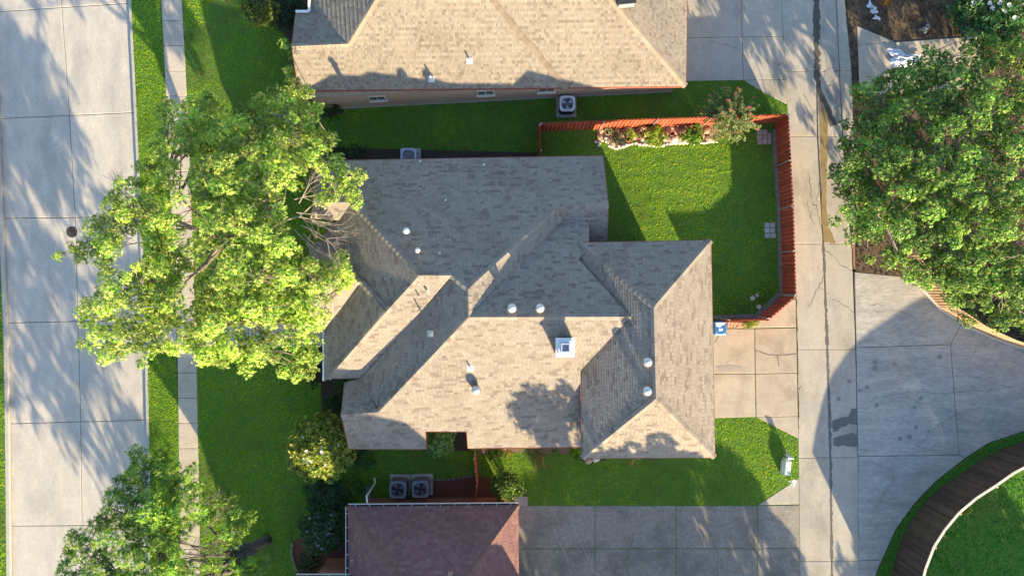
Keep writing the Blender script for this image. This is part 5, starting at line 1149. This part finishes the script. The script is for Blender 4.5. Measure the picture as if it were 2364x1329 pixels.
far_tree('dense tree below the lower edge that shades the left of the wide driveway', (11.6, -30.2), 4.6, 3.0, 6.0, 70, 48, 48)
far_tree('dense tree below the lower right corner that shades the corner lawn', (27.5, -24.5), 4.6, 2.0, 5.0, 60, 49, 44)

# ------------------------------------------------------------------ grass
def grass(name, label, outline, cut, dens, cols, h=.07, dry=None, zone=None, w=.016, stripes=None):
    P = pts(outline); xs = [p[0] for p in P]; ys = [p[1] for p in P]
    x0, x1, y0, y1 = max(min(xs), -28.5), min(max(xs), 28.5), max(min(ys), -16.3), min(max(ys), 16.3)
    n = int((x1-x0)*(y1-y0)*dens); X = RNG.uniform(x0, x1, n); Y = RNG.uniform(y0, y1, n); ok = inside(P, X, Y)
    for c in cut: ok &= ~inside(c, X, Y)
    X = X[ok]; Y = Y[ok]
    if dry is not None:
        dv = dry(X, Y); keep = RNG.random(len(X)) > dv*.45; X = X[keep]; Y = Y[keep]; dv = dv[keep]
    else: dv = np.zeros(len(X))
    n = len(X); m = 4; a = RNG.random((n, m))*6.283; el = .5 + RNG.random((n, m))*.85; hh = h*(.6 + .8*RNG.random((n, m)))*(.75 + .5*vnoise(X, Y, .22))[:, None]
    if stripes is not None: hh *= stripes(X, Y)[:, None]
    B = np.stack([np.repeat(X[:, None], m, 1) + RNG.normal(size=(n, m))*.02, np.repeat(Y[:, None], m, 1) + RNG.normal(size=(n, m))*.02, np.full((n, m), .0)], -1)
    D = np.stack([np.cos(a)*np.cos(el), np.sin(a)*np.cos(el), np.sin(el)], -1); Sd = np.stack([-np.sin(a), np.cos(a), 0*a], -1)*w*(.7 + .6*RNG.random((n, m, 1)))
    V = np.stack([B + Sd, B + D*hh[..., None], B - Sd], 2).reshape(-1, 3)
    c = np.asarray(cols)[RNG.integers(0, len(cols), n)]*(.45 + .45*vnoise(X, Y, 2.6) + .45*vnoise(X, Y, .9) + .25*vnoise(X, Y, .3))[:, None]
    c = c*(1-dv[:, None]) + np.array([.20, .165, .075])*dv[:, None]; c = np.repeat(c[:, None, :], m, 1)*(1 + .18*RNG.normal(size=(n, m, 1)))
    o = link(name, np_mesh(name, V, 3, np.clip(c.reshape(-1, 3), .01, .66)), M_GRASS); tag(o, label, 'grass', None, 'stuff'); return o
GR = [(.30, .55, .04), (.37, .59, .045), (.20, .45, .04), (.47, .62, .065)]
CUT = [[tuple(p) for p in FOOT1], [tuple(p) for p in FOOT2], NFOOT, [tuple(p) for p in SW], [tuple(p) for p in WW]] + GLASS_BEDS
for poly in ([(1600, 740), (1730, 742), (1752, 735), (1808, 692), (1840, 690), (1843, 1012), (1745, 962), (1600, 966)], [(1100, 1166), (1749, 1165), (1847, 1100), (1860, 1800), (1100, 1800)],
             [(1480, -420), (1850, -420), (1817, 242), (1762, 214), (1717, 187), (1480, 190)], [(456, 748), (748, 748), (748, 800), (456, 800)], [(1746, 299), (1781, 299), (1781, 334), (1746, 334)], [(1764, 513), (1791, 513), (1791, 550), (1764, 550)]):
    CUT.append(pts(poly))
BACKY = pts([(1243, 300), (1790, 283), (1807, 682), (1747, 734), (1640, 736), (1400, 560), (1400, 362), (1243, 362)])
def dry_main(X, Y):
    q = np.clip((vnoise(X, Y, 1.6)*.6 + vnoise(X, Y, .5)*.4 - .52)*3.2, 0, .8); nside = ((Y > 6.3) & (X < 10.0) & ~inside(BACKY, X, Y)).astype(float); fr = ((X < -9.5) & (Y < -8)).astype(float)
    return np.clip(q*1.25, 0, .9)*np.clip(.34 + .8*nside + .5*fr, 0, 1)
def mow(X, Y): return 1 + .22*np.sin(2*np.pi*(Y + .05*X + .5*vnoise(X, Y, 1.7))/.62)*inside(BACKY, X, Y)
grass('grass', 'mown green grass of the front, side and back lawns', PLOT, CUT, 210, GR, .045, dry_main, stripes=mow, w=.015)
grass('grass', 'mown grass of the narrow strip along the street kerb', STRIP, [pts([(330, 745), (420, 745), (420, 798), (330, 798)])], 220, GR, .045, w=.015)
grass('grass', 'grass at the left edge across the street', LEFTL, [], 120, GR, .06, lambda X, Y: np.clip((vnoise(X, Y, 1.2)-.5)*2, 0, .6))
grass('grass', 'green grass inside and outside the curved fence', CORNER, [], 130, [(.07, .36, .05), (.09, .40, .055), (.055, .31, .045)], .065, lambda X, Y: np.clip((vnoise(X, Y, 1.8)-.62)*2, 0, .4))
grass('ground_litter', 'sparse weeds and leaf litter of the dirt yard', YARD, [pts([(1976, 58), (2066, 96), (2262, 82), (2270, 210), (1982, 228)])], 45, [(.10, .075, .045), (.07, .085, .035), (.13, .095, .06), (.06, .05, .035)], .05, w=.03)

# ------------------------------------------------------------------ fallen leaves and twigs lying about
def litter(name, label, boxes, n, z, cols, size=.05):
    C = []
    for (x0, y0, x1, y1), k in boxes:
        for _ in range(int(n*k)): C.append((*at(random.uniform(x0, x1), random.uniform(y0, y1))[:2], z + random.random()*.015))
    C = np.array(C); A = np.tile(np.array([[0, 0, 1.]]), (len(C), 1))
    o = link(name, leaf_mesh(name, C, A, 1, size, size*.3, cols, .3, 1.6, .0), M_LEAF); tag(o, label, 'leaf litter', None, 'stuff')
BR = [(.16, .10, .05), (.22, .15, .07), (.10, .075, .04), (.20, .19, .06)]
litter('leaf_litter', 'scattered dry leaves on the street gutter and sidewalk', [((270, 0, 345, 1329), 1.0), ((375, 0, 455, 1329), .8), ((20, 0, 300, 1329), .5), ((20, 300, 34, 1329), .5)], 260, -.125, BR)
litter('leaf_litter', 'scattered dry leaves on the lawns', [((460, 0, 740, 1329), 1.2), ((780, 250, 1780, 350), .8), ((1420, 330, 1790, 720), .6), ((1110, 1050, 1840, 1160), .8)], 260, .05, BR)
litter('leaf_litter', 'scattered dry leaves and grit on the alley and driveways', [((1845, 0, 1985, 1329), 1.2), ((1990, 640, 2364, 1000), .8), ((1210, 1170, 1840, 1329), .8), ((1650, 760, 1840, 960), .4)], 260, .03, BR, .04)
